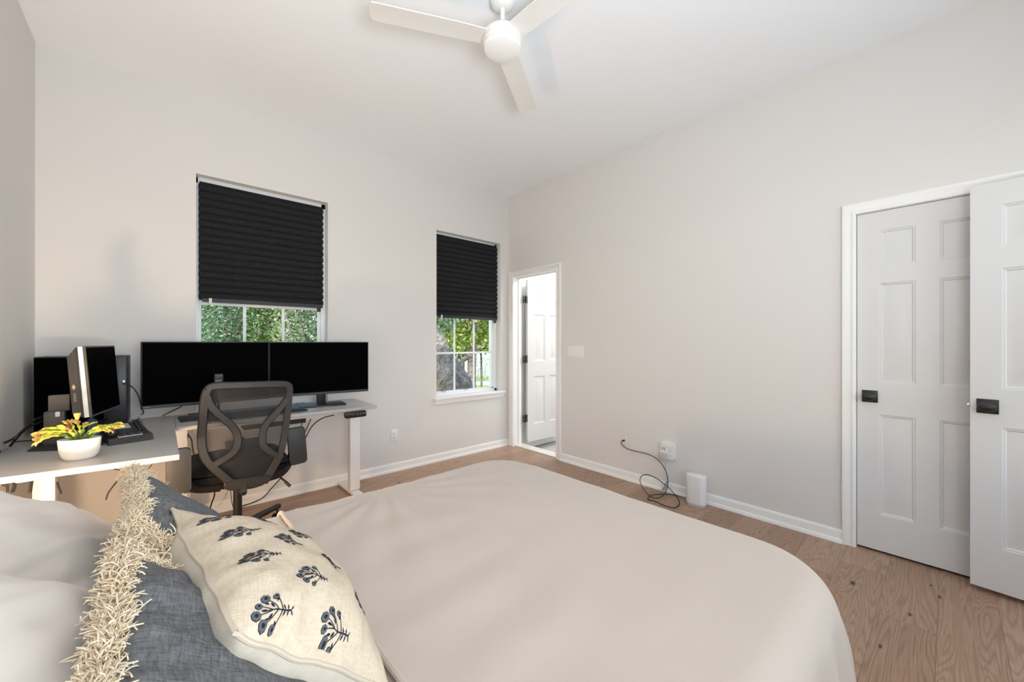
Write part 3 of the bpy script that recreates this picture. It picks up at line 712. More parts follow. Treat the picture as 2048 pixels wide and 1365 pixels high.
# neighbour's house
def house(name, label, dist, lat, wdt, dep, hgt, wins):
    o = empty(name, Vector((CAM.x, CAM.y, GZ)) + hd*dist + hp*lat, R(54.9-90)); tag(o, label, 'house')
    MB().box(-wdt/2, wdt/2, 0, dep, 0, hgt).build('wall', M['siding'], o)
    m = MB(); m.add([(-wdt/2-.4, -.5, hgt), (wdt/2+.4, -.5, hgt), (wdt/2+.4, dep+.5, hgt), (-wdt/2-.4, dep+.5, hgt), (-wdt/2-.4, dep/2, hgt+2), (wdt/2+.4, dep/2, hgt+2)], [(0,1,5,4), (2,3,4,5), (0,4,3), (1,2,5), (0,3,2,1)])
    m.build('roof', M['roofm'], o, smooth=False)
    for x, z in wins:
        f_ = MB().box(x-.55, x+.55, -.06, .02, z, z+1.5).build('window_frame', M['fence'], o)
        MB().box(x-.45, x+.45, -.08, -.05, z+.1, z+1.4).build('pane', M['win_dark'], f_)
house('house', 'white siding house across the street behind the picket fence', 52, 3.0, 22, 8, 4.6, [(-8, 1.2), (-5, 1.2), (-2, 1.2), (1, 1.2), (4, 1.2), (7, 1.2)])
house('house', 'pale house glimpsed at the right edge of the shrubs behind the monitors', 28, -15.2, 6, 6, 4.2, [(-1.2, 1.2), (1.2, 1.2)])

def leaves(m, n, blobs, size, rnd, flat=1.0):
    """leaf quads scattered in ellipsoidal clusters; blobs = (centre, radii)"""
    tot = sum(b[1][0]*b[1][2] for b in blobs)
    for c, r_ in blobs:
        k = int(n * r_[0]*r_[2] / tot)
        for _ in range(k):
            while True:
                p = Vector((rnd.uniform(-1, 1), rnd.uniform(-1, 1), rnd.uniform(-1, 1)))
                if .25 < p.length < 1: break
            q = Vector((p.x*r_[0], p.y*r_[1], p.z*r_[2])) + Vector(c)
            L = size*rnd.uniform(.6, 1.3); wd = L*.28*flat
            d = Vector((rnd.gauss(0, 1), rnd.gauss(0, 1), rnd.gauss(-.3, .8))).normalized(); s = d.cross(Vector((rnd.gauss(0, 1), rnd.gauss(0, 1), rnd.gauss(0, 1)))).normalized()
            nn = d.cross(s)*L*.12
            m.add([q, q+d*L*.5+s*wd+nn, q+d*L, q+d*L*.5-s*wd+nn], [(0, 1, 2), (0, 2, 3)])
def tree(name, label, base, trunk, branches, blobs, n, size, lm, bark, cat='tree', group=None, seed=1):
    rnd = random.Random(seed); o = empty(name, base); tag(o, label, cat, group); b0 = Vector(base); loc = lambda p: Vector(p) - b0
    m = MB()
    for pts, r0, r1 in [trunk] + branches: m.tube([loc(p) for p in pts], r0, 10, smooth=4, taper=r1)
    t_ = m.build('trunk', bark, o)
    m = MB(); leaves(m, n, [(loc(c), r_) for c, r_ in blobs], size, rnd)
    m.build('foliage', lm, o, recalc=False, smooth=False)
    return o
def pt(px, py, dist):     # point seen at a pixel, at a given depth
    d = _F + _R*((px-CX)/FPX) - Vector((0, 0, 1))*((py-CY)/FPX); return CAM + d*dist
def disp(o, amp, sc):
    for v in o.data.vertices:
        v.co += v.normal * (noise.noise(v.co*sc)*amp + noise.noise(v.co*sc*3)*amp*.5)
# leaning oak right outside the small window
b0 = pt(985, 1000, 6.3); b0.z = GZ
oak = tree('oak_tree', 'large leaning oak trunk with rough bark close to the small window', b0,
     ([b0, pt(935, 880, 6.3), pt(900, 790, 6.2), pt(860, 715, 6.2), pt(815, 640, 6.1), pt(760, 540, 6.0), pt(700, 420, 6)], .46, .26), [([pt(905, 800, 6.0), pt(880, 745, 5.9), pt(850, 700, 5.9)], .22, .15)],
     [(pt(850, 600, 6.6), (.9, .6, .55)), (pt(885, 648, 8.0), (.28, .3, .30)), (pt(900, 600, 7.5), (.6, .5, .3)), (pt(760, 500, 6.5), (1.2, .8, .7))], 5200, .085, M['leafC'], M['bark'], seed=3)
for ch_ in oak.children:
    if ch_.name.startswith('trunk'):
        bm = bmesh.new(); bm.from_mesh(ch_.data); bmesh.ops.subdivide_edges(bm, edges=bm.edges[:], cuts=2, use_grid_fill=True); bm.to_mesh(ch_.data); bm.free(); disp(ch_, .05, 5)
b1 = pt(943, 900, 13.5); b1.z = GZ
tree('shade_tree', 'upright forked tree with spreading crown seen through the small window', b1,
     ([b1, pt(943, 780, 13.5), pt(944, 710, 13.5), pt(944, 665, 13.5), pt(948, 620, 13.6), pt(952, 560, 13.6)], .17, .12),
     [([pt(943, 708, 13.5), pt(925, 722, 13.3), pt(902, 738, 13.2), pt(880, 745, 13)], .10, .05), ([pt(944, 668, 13.5), pt(935, 640, 13.2), pt(920, 610, 13)], .09, .04), ([pt(944, 662, 13.5), pt(960, 640, 13.8), pt(985, 600, 14)], .10, .05), ([pt(945, 700, 13.5), pt(962, 694, 13.6), pt(980, 690, 13.8)], .08, .04)],
     [(pt(900, 625, 13), (1.0, .8, .7)), (pt(940, 610, 13.8), (1.2, .9, .6)), (pt(975, 640, 14.2), (.8, .7, .9)), (pt(915, 670, 13), (.7, .5, .45)), (pt(978, 690, 14), (.5, .5, .28)), (pt(925, 700, 14.5), (.45, .5, .16)), (pt(895, 560, 13.5), (1.5, 1, .8)), (pt(980, 560, 14), (1.5, 1, .8))], 9000, .14, M['leafB'], M['bark2'], seed=5)
for i, (px, py, d, r_, n, lm, s) in enumerate(((888, 668, 19, (2.0, 1.4, 1.3), 3500, 'leafC', .26), (960, 640, 20, (2.4, 1.4, 1.8), 4200, 'leafB', .26), (925, 600, 22, (4.5, 2, 1.8), 5200, 'leafC', .3))):
    c = pt(px, py, d); b_ = Vector((c.x, c.y, GZ))
    tree('leafy_tree', ['grey-green tree farther back, left of the upright forked tree', 'yellow-green tree farther back, right of the upright forked tree', 'tall grey-green tree at the back, filling the top of the small window'][i], b_, ([b_, b_+Vector((.1, 0, 2)), c], .07, .04), [], [(c, r_)], n, s, M[lm], M['bark2'], group='trees beyond the small window', seed=10+i)
for i, (px, py, d, r_, n, lm) in enumerate(((918, 768, 15, (.55, .6, .50), 2200, 'leafB'), (905, 752, 17, (.5, .5, .5), 1600, 'leafA'), (963, 730, 36, (1.3, 1, .9), 1200, 'leafA'))):
    c = pt(px, py, d); b_ = Vector((c.x, c.y, GZ))
    tree('shrub', ['bright yellow-green shrub at the foot of the upright tree', 'dark green shrub behind the leaning oak', 'small green shrub in front of the white picket fence'][i], b_, ([b_, c], .05, .02), [], [(c, r_), ((c+b_)/2, (r_[0]*.9, r_[1]*.9, max(.3, (c.z-GZ)*.4)))], n, .12, M[lm], M['bark2'], cat='shrub', group='shrubs outside the small window', seed=20+i)
# dense trees outside the large window
spec = [((452, 640), 8.5, (.85, .8, 1.0), 'leafA', 'dark blue-green tree, leftmost behind the large window', 9000),
        ((545, 650), 9.2, (.80, .8, 1.1), 'leafB', 'yellow-green tree behind the middle of the large window', 8000),
        ((605, 655), 8.6, (.62, .7, 1.0), 'leafC', 'grey-green tree, rightmost behind the large window', 7000),
        ((450, 690), 11.5, (3.1, .8, 1.5), 'leafA', 'dense evergreen hedge behind the trees outside the large window', 15000)]
for i, (p, d, r_, lm, lab, n) in enumerate(spec):
    c = pt(p[0], p[1], d); b_ = Vector((c.x, c.y, GZ)); up = Vector((0, 0, 1))
    br = [([b_+(c-b_)*.6, c+Vector((sx*.3, 0, .2)), c+Vector((sx*.7, 0, .8))], .05, .02) for sx in (-1, 1, .4)]
    tw = []
    rr = random.Random(50+i)
    for _ in range(26):
        q = c + Vector((rr.uniform(-1, 1)*r_[0], -r_[1]*rr.uniform(.3, 1), rr.uniform(-1, .6)*r_[2])); e = q + Vector((rr.gauss(0, .22), rr.gauss(0, .1), rr.uniform(.1, .45)))
        tw.append(([q, (q+e)/2+Vector((rr.gauss(0, .04), 0, rr.gauss(0, .04))), e], .009, .004))
    tree('dense_tree' if i < 3 else 'hedge', lab, b_, ([b_, b_+(c-b_)*.5+Vector((.08, 0, 0)), c, c+up*.8], .10, .04), br+tw, [(c, r_), (c-up*r_[2]*.9, (r_[0]*.9, r_[1]*.8, r_[2]*.7)), (c+up*1.0, (r_[0]*1.1, r_[1], r_[2]*.8))], n, .075 if i < 3 else .11, M[lm], M['bark2'], cat='tree' if i < 3 else 'hedge', seed=40+i)

# =================================================================== DESKS
DZ = .755; DT = .026
dk = empty('standing_desk', (-2.5, -.30, 0)); tag(dk, 'white height-adjustable desk under the large window, two big monitors on it', 'desk'); o_ = dk.location
def rel(m, o): m.v = [v - o.location for v in m.v]; return m
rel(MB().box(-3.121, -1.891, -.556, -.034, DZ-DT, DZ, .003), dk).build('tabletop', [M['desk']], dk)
m = MB(); m.box(-3.0, -2.0, -.36, -.30, DZ-DT-.045, DZ-DT, .003); m.box(-2.02, -1.94, -.50, -.08, DZ-DT-.035, DZ-DT-.0, .003); rel(m, dk).build('frame_beam', M['desk_metal'], dk)
for x in (-1.985, -3.10):
    m = MB(); m.box(x-.040, x+.040, -.335, -.275, .035, DZ-DT-.02, .003); rel(m, dk).build('leg', M['desk_metal'], dk)
    m = MB(); m.box(x-.040, x+.030, -.58, -.02, .006, .030, .004); rel(m, dk).build('foot', M['desk_metal'], dk)
cp = MB(); cp.prism(rrect(.165, .046, .014, 5), -.012, .012, .002, M=Matrix.Translation((-2.065, -.556, DZ-DT-.026)) @ Matrix.Rotation(R(90), 4, 'X'))
cp = rel(cp, dk).build('control_panel', M['blk'], dk)
for k, g_ in enumerate('^v1234M'):
    text('button_mark', g_, .013, M['paint_white'], Matrix.Translation(Vector((-2.108+k*.0195, -.5685, DZ-DT-.024)) - dk.location) @ Matrix.Rotation(R(90), 4, 'X'), cp)
pb = MB().box(-2.75, -2.35, -.30, -.10, DZ-DT-.09, DZ-DT-.001, .004); rel(pb, dk).build('cable_tray', M['blk2'], dk)
MB_ = MB().box(-2.52, -2.44, -.305, -.298, DZ-DT-.05, DZ-DT-.028); rel(MB_, dk).build('tray_slot', M['dark'], dk)

sd = empty('side_desk', (-3.43, -.66, 0)); tag(sd, 'white side desk along the left wall holding the potted plant and desk phone', 'desk')
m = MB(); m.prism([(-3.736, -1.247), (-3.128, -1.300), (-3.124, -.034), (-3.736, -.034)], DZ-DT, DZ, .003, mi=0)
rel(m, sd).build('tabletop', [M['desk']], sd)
for (x, y) in ((-3.607, -.70),):
    m = MB(); m.box(x-.036, x+.036, y-.03, y+.03, .03, DZ-DT, .003); rel(m, sd).build('leg', M['desk_metal'], sd)
m = MB(); m.box(-3.65, -3.56, -1.10, -.30, .004, .030, .004); rel(m, sd).build('foot', M['desk_metal'], sd)
m = MB(); m.box(-3.63, -3.58, -1.1, -.15, DZ-DT-.04, DZ-DT, .003); rel(m, sd).build('frame_beam', M['desk_metal'], sd)

# =================================================================== MONITORS
def monitor(label, p0, p1, zb, zt, base_c, logo, th=.028):
    p0 = Vector((*p0, 0)); p1 = Vector((*p1, 0)); wd = (p1-p0).length; ang = math.atan2(p1.y-p0.y, p1.x-p0.x)
    o = empty('monitor', (base_c[0], base_c[1], DZ), ang); tag(o, label, 'monitor')
    c = (p0+p1)/2; Mw = Matrix.Translation((c.x, c.y, 0)) @ Matrix.Rotation(ang, 4, 'Z'); bpy.context.view_layer.update()
    Mi = o.matrix_world.inverted() @ Mw
    m = MB(); m.box(-wd/2, wd/2, 0, th, zb, zt, .004, 2, M=Mi); m.box(-wd*.32, wd*.32, th-.002, th+.022, zb+.06, zt-.09, .01, 2, M=Mi)
    h = m.build('housing', M['blk'], o)
    MB().box(-wd/2+.008, wd/2-.008, -.0012, .002, zb+.022, zt-.007, M=Mi).build('screen', M['screen'], o)
    m = MB(); m.box(-wd/2+.003, wd/2-.003, -.003, .001, zb+.002, zb+.020, .001, 1, M=Mi); ch_ = m.build('chin', M['blk2'], o)
    m = MB(); m.box(-.033, .033, .030, .055, DZ+.008, zb+.16, .004, M=Mi); m.build('stand_column', M['blk'], o)
    m = MB(); m.box(-.165, .165, -.095, .105, DZ, DZ+.012, .004, M=Mi); b = m.build('stand_base', M['blk'], o)
    if logo: text('logo', logo, .013, M['tan_print'], Mi @ Matrix.Translation((-wd/2+.006, -.0035, zb+.011)) @ Matrix.Rotation(R(90), 4, 'X'), ch_, align='LEFT')
    else:
        m = MB(); m.box(-.05, .05, -.0955, -.094, DZ+.003, DZ+.006, M=Mi); m.build('accent_line', M['red'], b)
    return o
monitor('large black monitor with a dark screen, left of the pair under the window', (-3.281, -.297), (-2.590, -.274), .846, 1.2655, (-2.935, -.27), 'Lenovo')
monitor('large black monitor with a dark screen, right of the pair, next to the bare wall', (-2.583, -.215), (-1.860, -.300), .842, 1.2645, (-2.215, -.26), None)

# small monitor turned sideways on the side desk
ang = math.atan2(.39, .079)
mn = empty('monitor', (-3.50, -.74, DZ), 0); tag(mn, 'smaller thick monitor turned sideways on the side desk, white stripe down its edge', 'monitor')
bpy.context.view_layer.update()
# local: x along the screen width (towards the far wall), -y is the screen side, leaning back
Ml = Matrix.Translation((.064, -.127, .145)) @ Matrix.Rotation(ang, 4, 'Z') @ Matrix.Rotation(R(-4), 4, 'X')
wd, hh = .385, .345
m = MB(); m.box(0, wd, 0, .010, 0, hh, .003, M=Ml); m.build('bezel', M['grey_plastic'], mn)
MB().box(.008, wd-.008, -.0015, .002, .010, hh-.008, M=Ml).build('screen', M['screen'], mn)
m = MB(); m.box(0, wd, .010, .027, .002, hh-.002, .002, M=Ml); m.build('side_band', M['ceramic'], mn)
m = MB(); m.box(.001, wd-.001, .027, .035, .004, hh-.004, .002, M=Ml)
a_ = [(.004, .035, .006), (wd-.004, .035, .006), (wd-.004, .035, hh-.006), (.004, .035, hh-.006), (.004, .066, .03), (wd-.02, .066, .03), (wd-.02, .066, hh-.05), (.004, .066, hh-.05)]
m.add(a_, [(0,3,2,1), (4,5,6,7), (0,1,5,4), (1,2,6,5), (2,3,7,6), (3,0,4,7)], M=Ml)
bk = m.build('back_housing', M['blk2'], mn)
m = MB(); c = Ml @ Vector((.0035, .078, .168)); 
m.add([(.0038, .053, .138), (.0038, .046, .152), (.0038, .053, .166), (.0038, .060, .152), (.0030, .053, .138), (.0030, .046, .152), (.0030, .053, .166), (.0030, .060, .152)], [(0,1,2,3), (4,5,6,7), (0,1,5,4), (1,2,6,5), (2,3,7,6), (3,0,4,7)], M=Ml)
m.build('logo_emblem', M['tan_print'], bk)
text('logo', 'NIXEUS', .0125, M['tan_print'], Ml @ Matrix.Translation((.0034, .053, .103)) @ Matrix.Rotation(R(-90), 4, 'Z') @ Matrix.Rotation(R(90), 4, 'X') @ Matrix.Rotation(R(-90), 4, 'Z'), bk)
m = MB(); m.box(-.115, -.045, .055, .10, .004, .165, .004); m.build('stand_column', M['grey_plastic'], mn)
m = MB(); m.prism([(-.10, .06), (-.03, .06), (-.03, .09), (-.10, .09)], .165, .245, .003); m.build('tilt_arm', M['grey_plastic'], mn)
m = MB(); m.prism([(-.150, -.04), (.03, -.16), (.06, .02), (.02, .14), (-.14, .13)], 0, .006, .002); m.build('stand_base', M['blk2'], mn)
# navy pouch behind the plant
m = MB(); m.add([(-3.470, -.86, DZ), (-3.395, -.84, DZ), (-3.395, -.80, DZ), (-3.470, -.82, DZ), (-3.452, -.845, DZ+.145), (-3.425, -.835, DZ+.135), (-3.425, -.825, DZ+.135), (-3.452, -.830, DZ+.145)], [(0,3,2,1),(4,5,6,7),(0,1,5,4),(1,2,6,5),(2,3,7,6),(3,0,4,7)])
o = m.build('pouch', M['blue']); tag(o, 'small navy blue pouch standing behind the potted plant', 'pouch')
bm = bmesh.new(); bm.from_mesh(o.data); bmesh.ops.bevel(bm, geom=bm.edges[:], offset=.008, segments=3, affect='EDGES'); bm.to_mesh(o.data); bm.free()

# computer tower
pc = empty('computer_tower', (-3.522, -.19, DZ), R(-1.5)); tag(pc, 'black computer tower with a perforated panel, at the back corner of the side desk', 'computer')
MB().box(-.184, .184, -.095, .13, .012, .425, .006).build('case', M['blk'], pc)
MB().box(-.180, .085, -.099, -.094, .018, .419, .002).build('side_panel', M['screen'], pc)
MB().box(.088, .181, -.0985, -.094, .018, .419, .002).build('vent_panel', M['hex'], pc)
for x in (-.15, .15): MB().box(x-.02, x+.02, -.08, .10, 0, .013, .003).build('foot', M['blk'], pc)
m = MB(); m.box(.162, .176, -.115, -.098, .262, .278, .002); m.build('usb_plug', M['chrome'], pc)

# desk phone
ph = empty('desk_phone', (-3.335, -.70, DZ), R(12)); tag(ph, 'black corded desk phone with number keys, right of the potted plant', 'telephone')
m = MB(); prof = [(-.18, .012), (-.165, .030), (-.06, .034), (.12, .062), (.155, .058), (.16, 0), (-.18, 0)]
W_ = .082; vs_ = [(x_, y, z) for x_ in (-W_, W_) for y, z in prof]; n_ = len(prof)
m.add(vs_, [(i, (i+1) % n_, n_+(i+1) % n_, n_+i) for i in range(n_)] + [tuple(range(n_))[::-1], tuple(range(n_, 2*n_))])
m.build('body', M['blk2'], ph)
kp = MB().box(-.045, .045, -.158, -.075, .030, .0345, .001).build('keypad_frame', M['grey_pl'], ph)
for i in range(3):
    for j in range(4):
        MB().box(-.040+i*.028, -.018+i*.028, -.153+j*.020, -.138+j*.020, .034, .039, .0015).build('key', M['blk'], kp)
for j in range(6):
    for s_ in (0, 1): MB().box(.050+s_*.014, .062+s_*.014, -.05+j*.026, -.032+j*.026, .036+j*.0058, .046+j*.0060, .002).build('line_key', M['blk'], ph)
scn = MB(); scn.add([(-.035, .02, .050), (.03, .02, .050), (.03, .09, .061), (-.035, .09, .061), (-.035, .02, .047), (.03, .02, .047), (.03, .09, .058), (-.035, .09, .058)], [(0,1,2,3),(4,7,6,5),(0,4,5,1),(1,5,6,2),(2,6,7,3),(3,7,4,0)]); scn.build('display', M['grey_pl'], ph)
m = MB(); m.bar([(-.062, -.13, .044), (-.062, -.10, .058), (-.062, -.02, .070), (-.062, .06, .082), (-.062, .10, .078), (-.062, .13, .070)], .040, .024, (0, 0, 1), smooth=4)
for y, z in ((-.115, .040), (.115, .066)): m.lathe([(.024, 0), (.027, .014), (.022, .026)], 20, Matrix.Translation((-.062, y, z)))
m.build('handset', M['blk'], ph)

# keyboard tray mat and keyboard on the standing desk
mt = MB().box(-3.045, -2.30, -.335, -.055, DZ, DZ+.006, .002).build('desk_mat', M['blk2']); tag(mt, 'thin dark mat on the standing desk under the black keyboard', 'desk mat')
kb = empty('keyboard', (-2.74, -.415, DZ), 0); tag(kb, 'black keyboard on the standing desk behind the office chair', 'keyboard')
m = MB(); m.add([(-.22, -.07, 0), (.22, -.07, 0), (.22, .07, 0), (-.22, .07, 0), (-.22, -.07, .012), (.22, -.07, .012), (.22, .07, .026), (-.22, .07, .026)], [(0,3,2,1),(4,5,6,7),(0,1,5,4),(1,2,6,5),(2,3,7,6),(3,0,4,7)])
kbd = m.build('base', M['blk'], kb)
for j in range(5):
    wd_ = [.0182]*22; x = -.21
    for i in range(19):
        if j == 0 and 5 <= i <= 9:
            if i == 5:
                MB().box(x+i*.0222, x+10*.0222-.003, -.060, -.044, .010, .020, .0015).build('key', M['blk2'], kb)
            continue
        z = .012 + (.014)*(j+.5)/5.2
        MB().box(x+i*.0222, x+i*.0222+.019, -.062+j*.0255, -.043+j*.0255, z-.002, z+.008, .0015).build('key', M['blk2'], kb)
ms = MB().lathe([(.060, 0), (.062, .003), (.055, .010), (.03, .016), (0, .018)], 30, Matrix.Translation((-2.44, -.44, DZ)), sx=1.1, sy=.8).build('mouse_pad_rest', M['blk2']); ms.name = 'mouse'; tag(ms, 'dark rounded mouse on the standing desk, right of the keyboard', 'mouse')
# small gadget on a stalk in front of the left monitor
wc = empty('webcam', (-2.905, -.42, DZ-.0)); tag(wc, 'small black camera on a stalk in front of the left large monitor', 'webcam')
MB().lathe([(.035, 0), (.035, .008), (.012, .014)], 24).build('base', M['blk'], wc)
MB().cyl((0, 0, .01), (0, 0, .22), .006).build('stalk', M['blk'], wc)
MB().box(-.024, .024, -.015, .015, .215, .300, .006).build('body', M['blk2'], wc)
MB().box(-.019, .019, -.018, -.014, .280, .293, .002).build('top_plate', M['grey_plastic'], wc)
MB().box(-.018, .014, -.017, -.014, .252, .256, .001).build('slot', M['grey_pl'], wc)

# =================================================================== OFFICE CHAIR
hx = empty('office_chair', (-2.835, -.69, 0)); tag(hx, 'black mesh-back office chair with flipped-up armrests, facing the desk', 'chair'); co = hx.location
PY = -.99
def cp_(cx_, cy_, dy=0):     # point of the crop at 4.548x (origin 330,740) -> plane of the backrest, curved
    p = at(330 + cx_/4.548, 740 + cy_/4.548, 'y', PY); d = p.x + 2.845
    p.y = PY + .30*d*d + dy - .12*max(0, p.z-.75) + .10*max(0, .62-p.z); return p - co
fr = MB()
outer = [(385, 175), (450, 145), (700, 135), (960, 128), (1095, 132), (1126, 170), (1122, 260), (1112, 420), (1092, 590), (1070, 700), (1040, 800), (995, 890), (955, 960)]
left = [(385, 175), (365, 230), (352, 330), (342, 480), (334, 640), (345, 740), (372, 810), (420, 870)]
fr.bar([cp_(*p) for p in outer], .037, .026, smooth=4)
fr.bar([cp_(*p) for p in left], .040, .026, smooth=4)
fr.bar([cp_(*p) for p in ((372, 215), (400, 300), (470, 390), (560, 465), (620, 525), (655, 590), (658, 680), (620, 750), (540, 810), (440, 868), (400, 880))], .038, .024, smooth=4)
fr.bar([cp_(*p) for p in ((400, 850), (450, 900), (520, 960), (590, 1020), (640, 1045))], .040, .026, smooth=3)
fr.bar([cp_(*p) for p in ((1118, 250), (1060, 330), (990, 410), (930, 480), (895, 550), (888, 640), (905, 700), (960, 745), (1030, 790), (1062, 812))], .038, .024, smooth=4)
fr.bar([cp_(*p) for p in ((1040, 790), (1000, 870), (960, 940), (930, 1000), (905, 1030))], .040, .026, smooth=3)
fr.build('back_frame', M['chair'], hx, angle=50)
lb = MB(); lb.prism([(p[0], p[1]) for p in [( -.079, 0)]] if False else [], 0, 0) if False else None
lb = MB(); q = [(538, 1010), (600, 1005), (680, 1000), (820, 985), (950, 955), (975, 985), (905, 1050), (820, 1080), (690, 1100), (600, 1105), (540, 1092)]
f_ = [cp_(a, b, -.02) for a, b in q]; k_ = [p + Vector((0, .06, 0)) for p in f_]; n_ = len(q)
lb.add(f_ + k_, [tuple(range(n_)), tuple(range(n_, 2*n_))[::-1]] + [(i, (i+1) % n_, n_+(i+1) % n_, n_+i) for i in range(n_)])
lbo = lb.build('back_bracket', M['chair'], hx)
bm = bmesh.new(); bm.from_mesh(lbo.data); bmesh.ops.bevel(bm, geom=bm.edges[:], offset=.006, segments=2, affect='EDGES'); bm.to_mesh(lbo.data); bm.free()
# mesh panel filling the outline
loop = catmull([cp_(*p, .012) for p in [(385, 175), (700, 128), (1100, 128), (1128, 200), (1112, 420), (1080, 660), (1040, 790), (960, 960), (800, 1010), (650, 1040), (520, 960), (400, 860), (345, 740), (334, 600), (348, 350)]], 4, True)
m = MB(); c = sum(loop, Vector())/len(loop); m.add(loop + [c.lerp(p, .5) for p in loop] + [c], [(i, (i+1) % len(loop), len(loop)+(i+1) % len(loop), len(loop)+i) for i in range(len(loop))] + [(len(loop)+i, len(loop)+(i+1) % len(loop), 2*len(loop)) for i in range(len(loop))])
m.build('mesh_back', M['mesh'], hx)
# lumbar pad between the struts, on the sitter's side
m = MB(); m.box(-.085, .085, -.235, -.215, .660, .705, .006); m.cyl((-.01, -.236, .695), (-.01, -.215, .695), .022, n=20)
m.build('lumbar_support', M['grey_plastic'], hx)
# seat
m = MB()
def seatf(u, v):
    a = (u-.5)*2; b_ = (v-.5)*2; x = a*.255*(1-.06*b_*b_); y = b_*.245*(1-.08*a*a); e = ((1-a**6)*(1-b_**6))
    return (x, y, .575*1 + .012*a*a + .0*y - (1-max(0, e)**.5)*.055 - .03*max(0, b_-.6)**2)
def seatb(u, v):
    a = (u-.5)*2; b_ = (v-.5)*2; x = a*.255*(1-.06*b_*b_); y = b_*.245*(1-.08*a*a); e = ((1-a**6)*(1-b_**6))
    return (x, y, .455 + (1-max(0, e)**.5)*.065 )
m.grid(seatf, 30, 30); m.grid(seatb, 30, 30)
m.build('seat', M['seat'], hx, angle=70)
m = MB(); m.tube([Vector(seatf(.5+.36*math.cos(t), .5+.36*math.sin(t))) + Vector((0, 0, .002)) for t in [2*math.pi*i/40 for i in range(40)]], .004, 6, closed=True); m.build('seat_seam', M['seat'], hx)
m = MB(); m.box(-.10, .10, -.16, .10, .415, .462, .01); m.bar([(0, -.1, .43), (0, -.22, .42), (-.01, -.30, .46)], .08, .03, (1, 0, 0), smooth=3); m.build('tilt_mechanism', M['blk'], hx)
m = MB(); m.tube([(.10, -.10, .435), (.18, -.14, .43), (.215, -.17, .405), (.235, -.19, .38)], .006, 8, smooth=4); m.cyl((.222, -.178, .395), (.245, -.20, .365), .009); m.build('lever', M['blk'], hx)
m = MB(); m.cyl((0, 0, .09), (0, 0, .40), .0235, n=24); m.cyl((0, 0, .39), (0, 0, .43), .016, n=24); m.build('gas_cylinder', M['blk'], hx)
MB().lathe([(.04, .055), (.052, .065), (.052, .10), (.034, .12)], 28).build('base_hub', M['blk'], hx)
for k in range(5):
    a = R(42 + 72*k); d = Vector((math.cos(a), math.sin(a), 0)); l_ = MB()
    l_.bar([d*.04 + Vector((0, 0, .105)), d*.18 + Vector((0, 0, .112)), d*.365 + Vector((0, 0, .100))], lambda t: .055 - .02*t, .028, (0, 0, 1))
    lo = l_.build('base_leg', M['blk'], hx)
    s_ = Vector((-d.y, d.x, 0)); cc = d*.350 + Vector((0, 0, .027)); w_ = MB()
    for sg in (-1, 1): w_.cyl(cc + s_*(.006*sg), cc + s_*(.024*sg), .027, n=20)
    w_.cyl(cc + Vector((0, 0, .0)), cc + Vector((0, 0, .065)), .006); w_.build('caster', M['blk'], lo)
# armrests, pads flipped upright
for sx, px_, py_, zc in ((-1, -.287, -.300, .600), (1, .292, -.165, .604)):
    m = MB(); m.bar([(sx*.10, -.16, .435), (sx*.20, -.19, .46), (sx*.262, py_+.03, .52), (sx*.275, py_+.02, .575)], .050, .030, (0, 1, .3), smooth=4); ar = m.build('arm_bracket', M['blk'], hx)
    m = MB(); Mx = Matrix.Translation((px_, py_, zc)) @ Matrix.Rotation(R(-4 if sx > 0 else 0), 4, 'Y') @ Matrix.Rotation(R(90), 4, 'X')
    m.prism(rrect(.100, .232, .018, 5), -.016, .016, .006, M=Mx, seg=3); m.build('arm_pad', M['blk2'], hx)

# =================================================================== POTTED PLANT
pp = empty('potted_plant', (-3.452, -1.105, DZ), R(-8)); tag(pp, 'holiday cactus with yellow and orange-tipped leaves in a white oval pot', 'potted plant')
m = MB(); m.lathe([(.040, 0), (.046, .003), (.056, .016), (.063, .040), (.066, .080), (.0665, .090), (.0635, .0905), (.062, .086), (.060, .070), (.0, .068)], 56, sx=1.0, sy=.66); m.build('pot', M['ceramic'], pp, angle=60)
m = MB(); 
m.grid(lambda u, v: (.0605*v*math.cos(u*2*math.pi), .0605*.66*v*math.sin(u*2*math.pi), .079 + .006*noise.noise(Vector((v*5*math.cos(u*6.28), v*5*math.sin(u*6.28), 3)))), 40, 8, closed_u=True); m.build('soil', M['soil'], pp)
rnd = random.Random(12)
def segment(m, p, d, s, nrm, L, wd, mi):
    """one flattened, toothed cactus segment"""
    outl = [(0, .22), (.16, .62), (.24, .50), (.44, 1.0), (.52, .80), (.74, .92), (.80, .55), (1, .22)]
    vs_ = []; N = len(outl)
    for t, w_ in outl: vs_.append(p + d*L*t + s*wd*w_ + nrm*(.004*math.sin(t*3)))
    for t, w_ in outl: vs_.append(p + d*L*t + nrm*(.004*math.sin(t*3)+.003))
    for t, w_ in outl: vs_.append(p + d*L*t - s*wd*w_ + nrm*(.004*math.sin(t*3)))
    for t, w_ in outl: vs_.append(p + d*L*t - nrm*.003 + nrm*(.004*math.sin(t*3)))
    fs = []
    for i in range(N-1):
        fs += [(i, i+1, N+i+1, N+i), (N+i, N+i+1, 2*N+i+1, 2*N+i), (2*N+i, 2*N+i+1, 3*N+i+1, 3*N+i), (3*N+i, 3*N+i+1, i+1, i)]
    m.add(vs_, fs, mi)
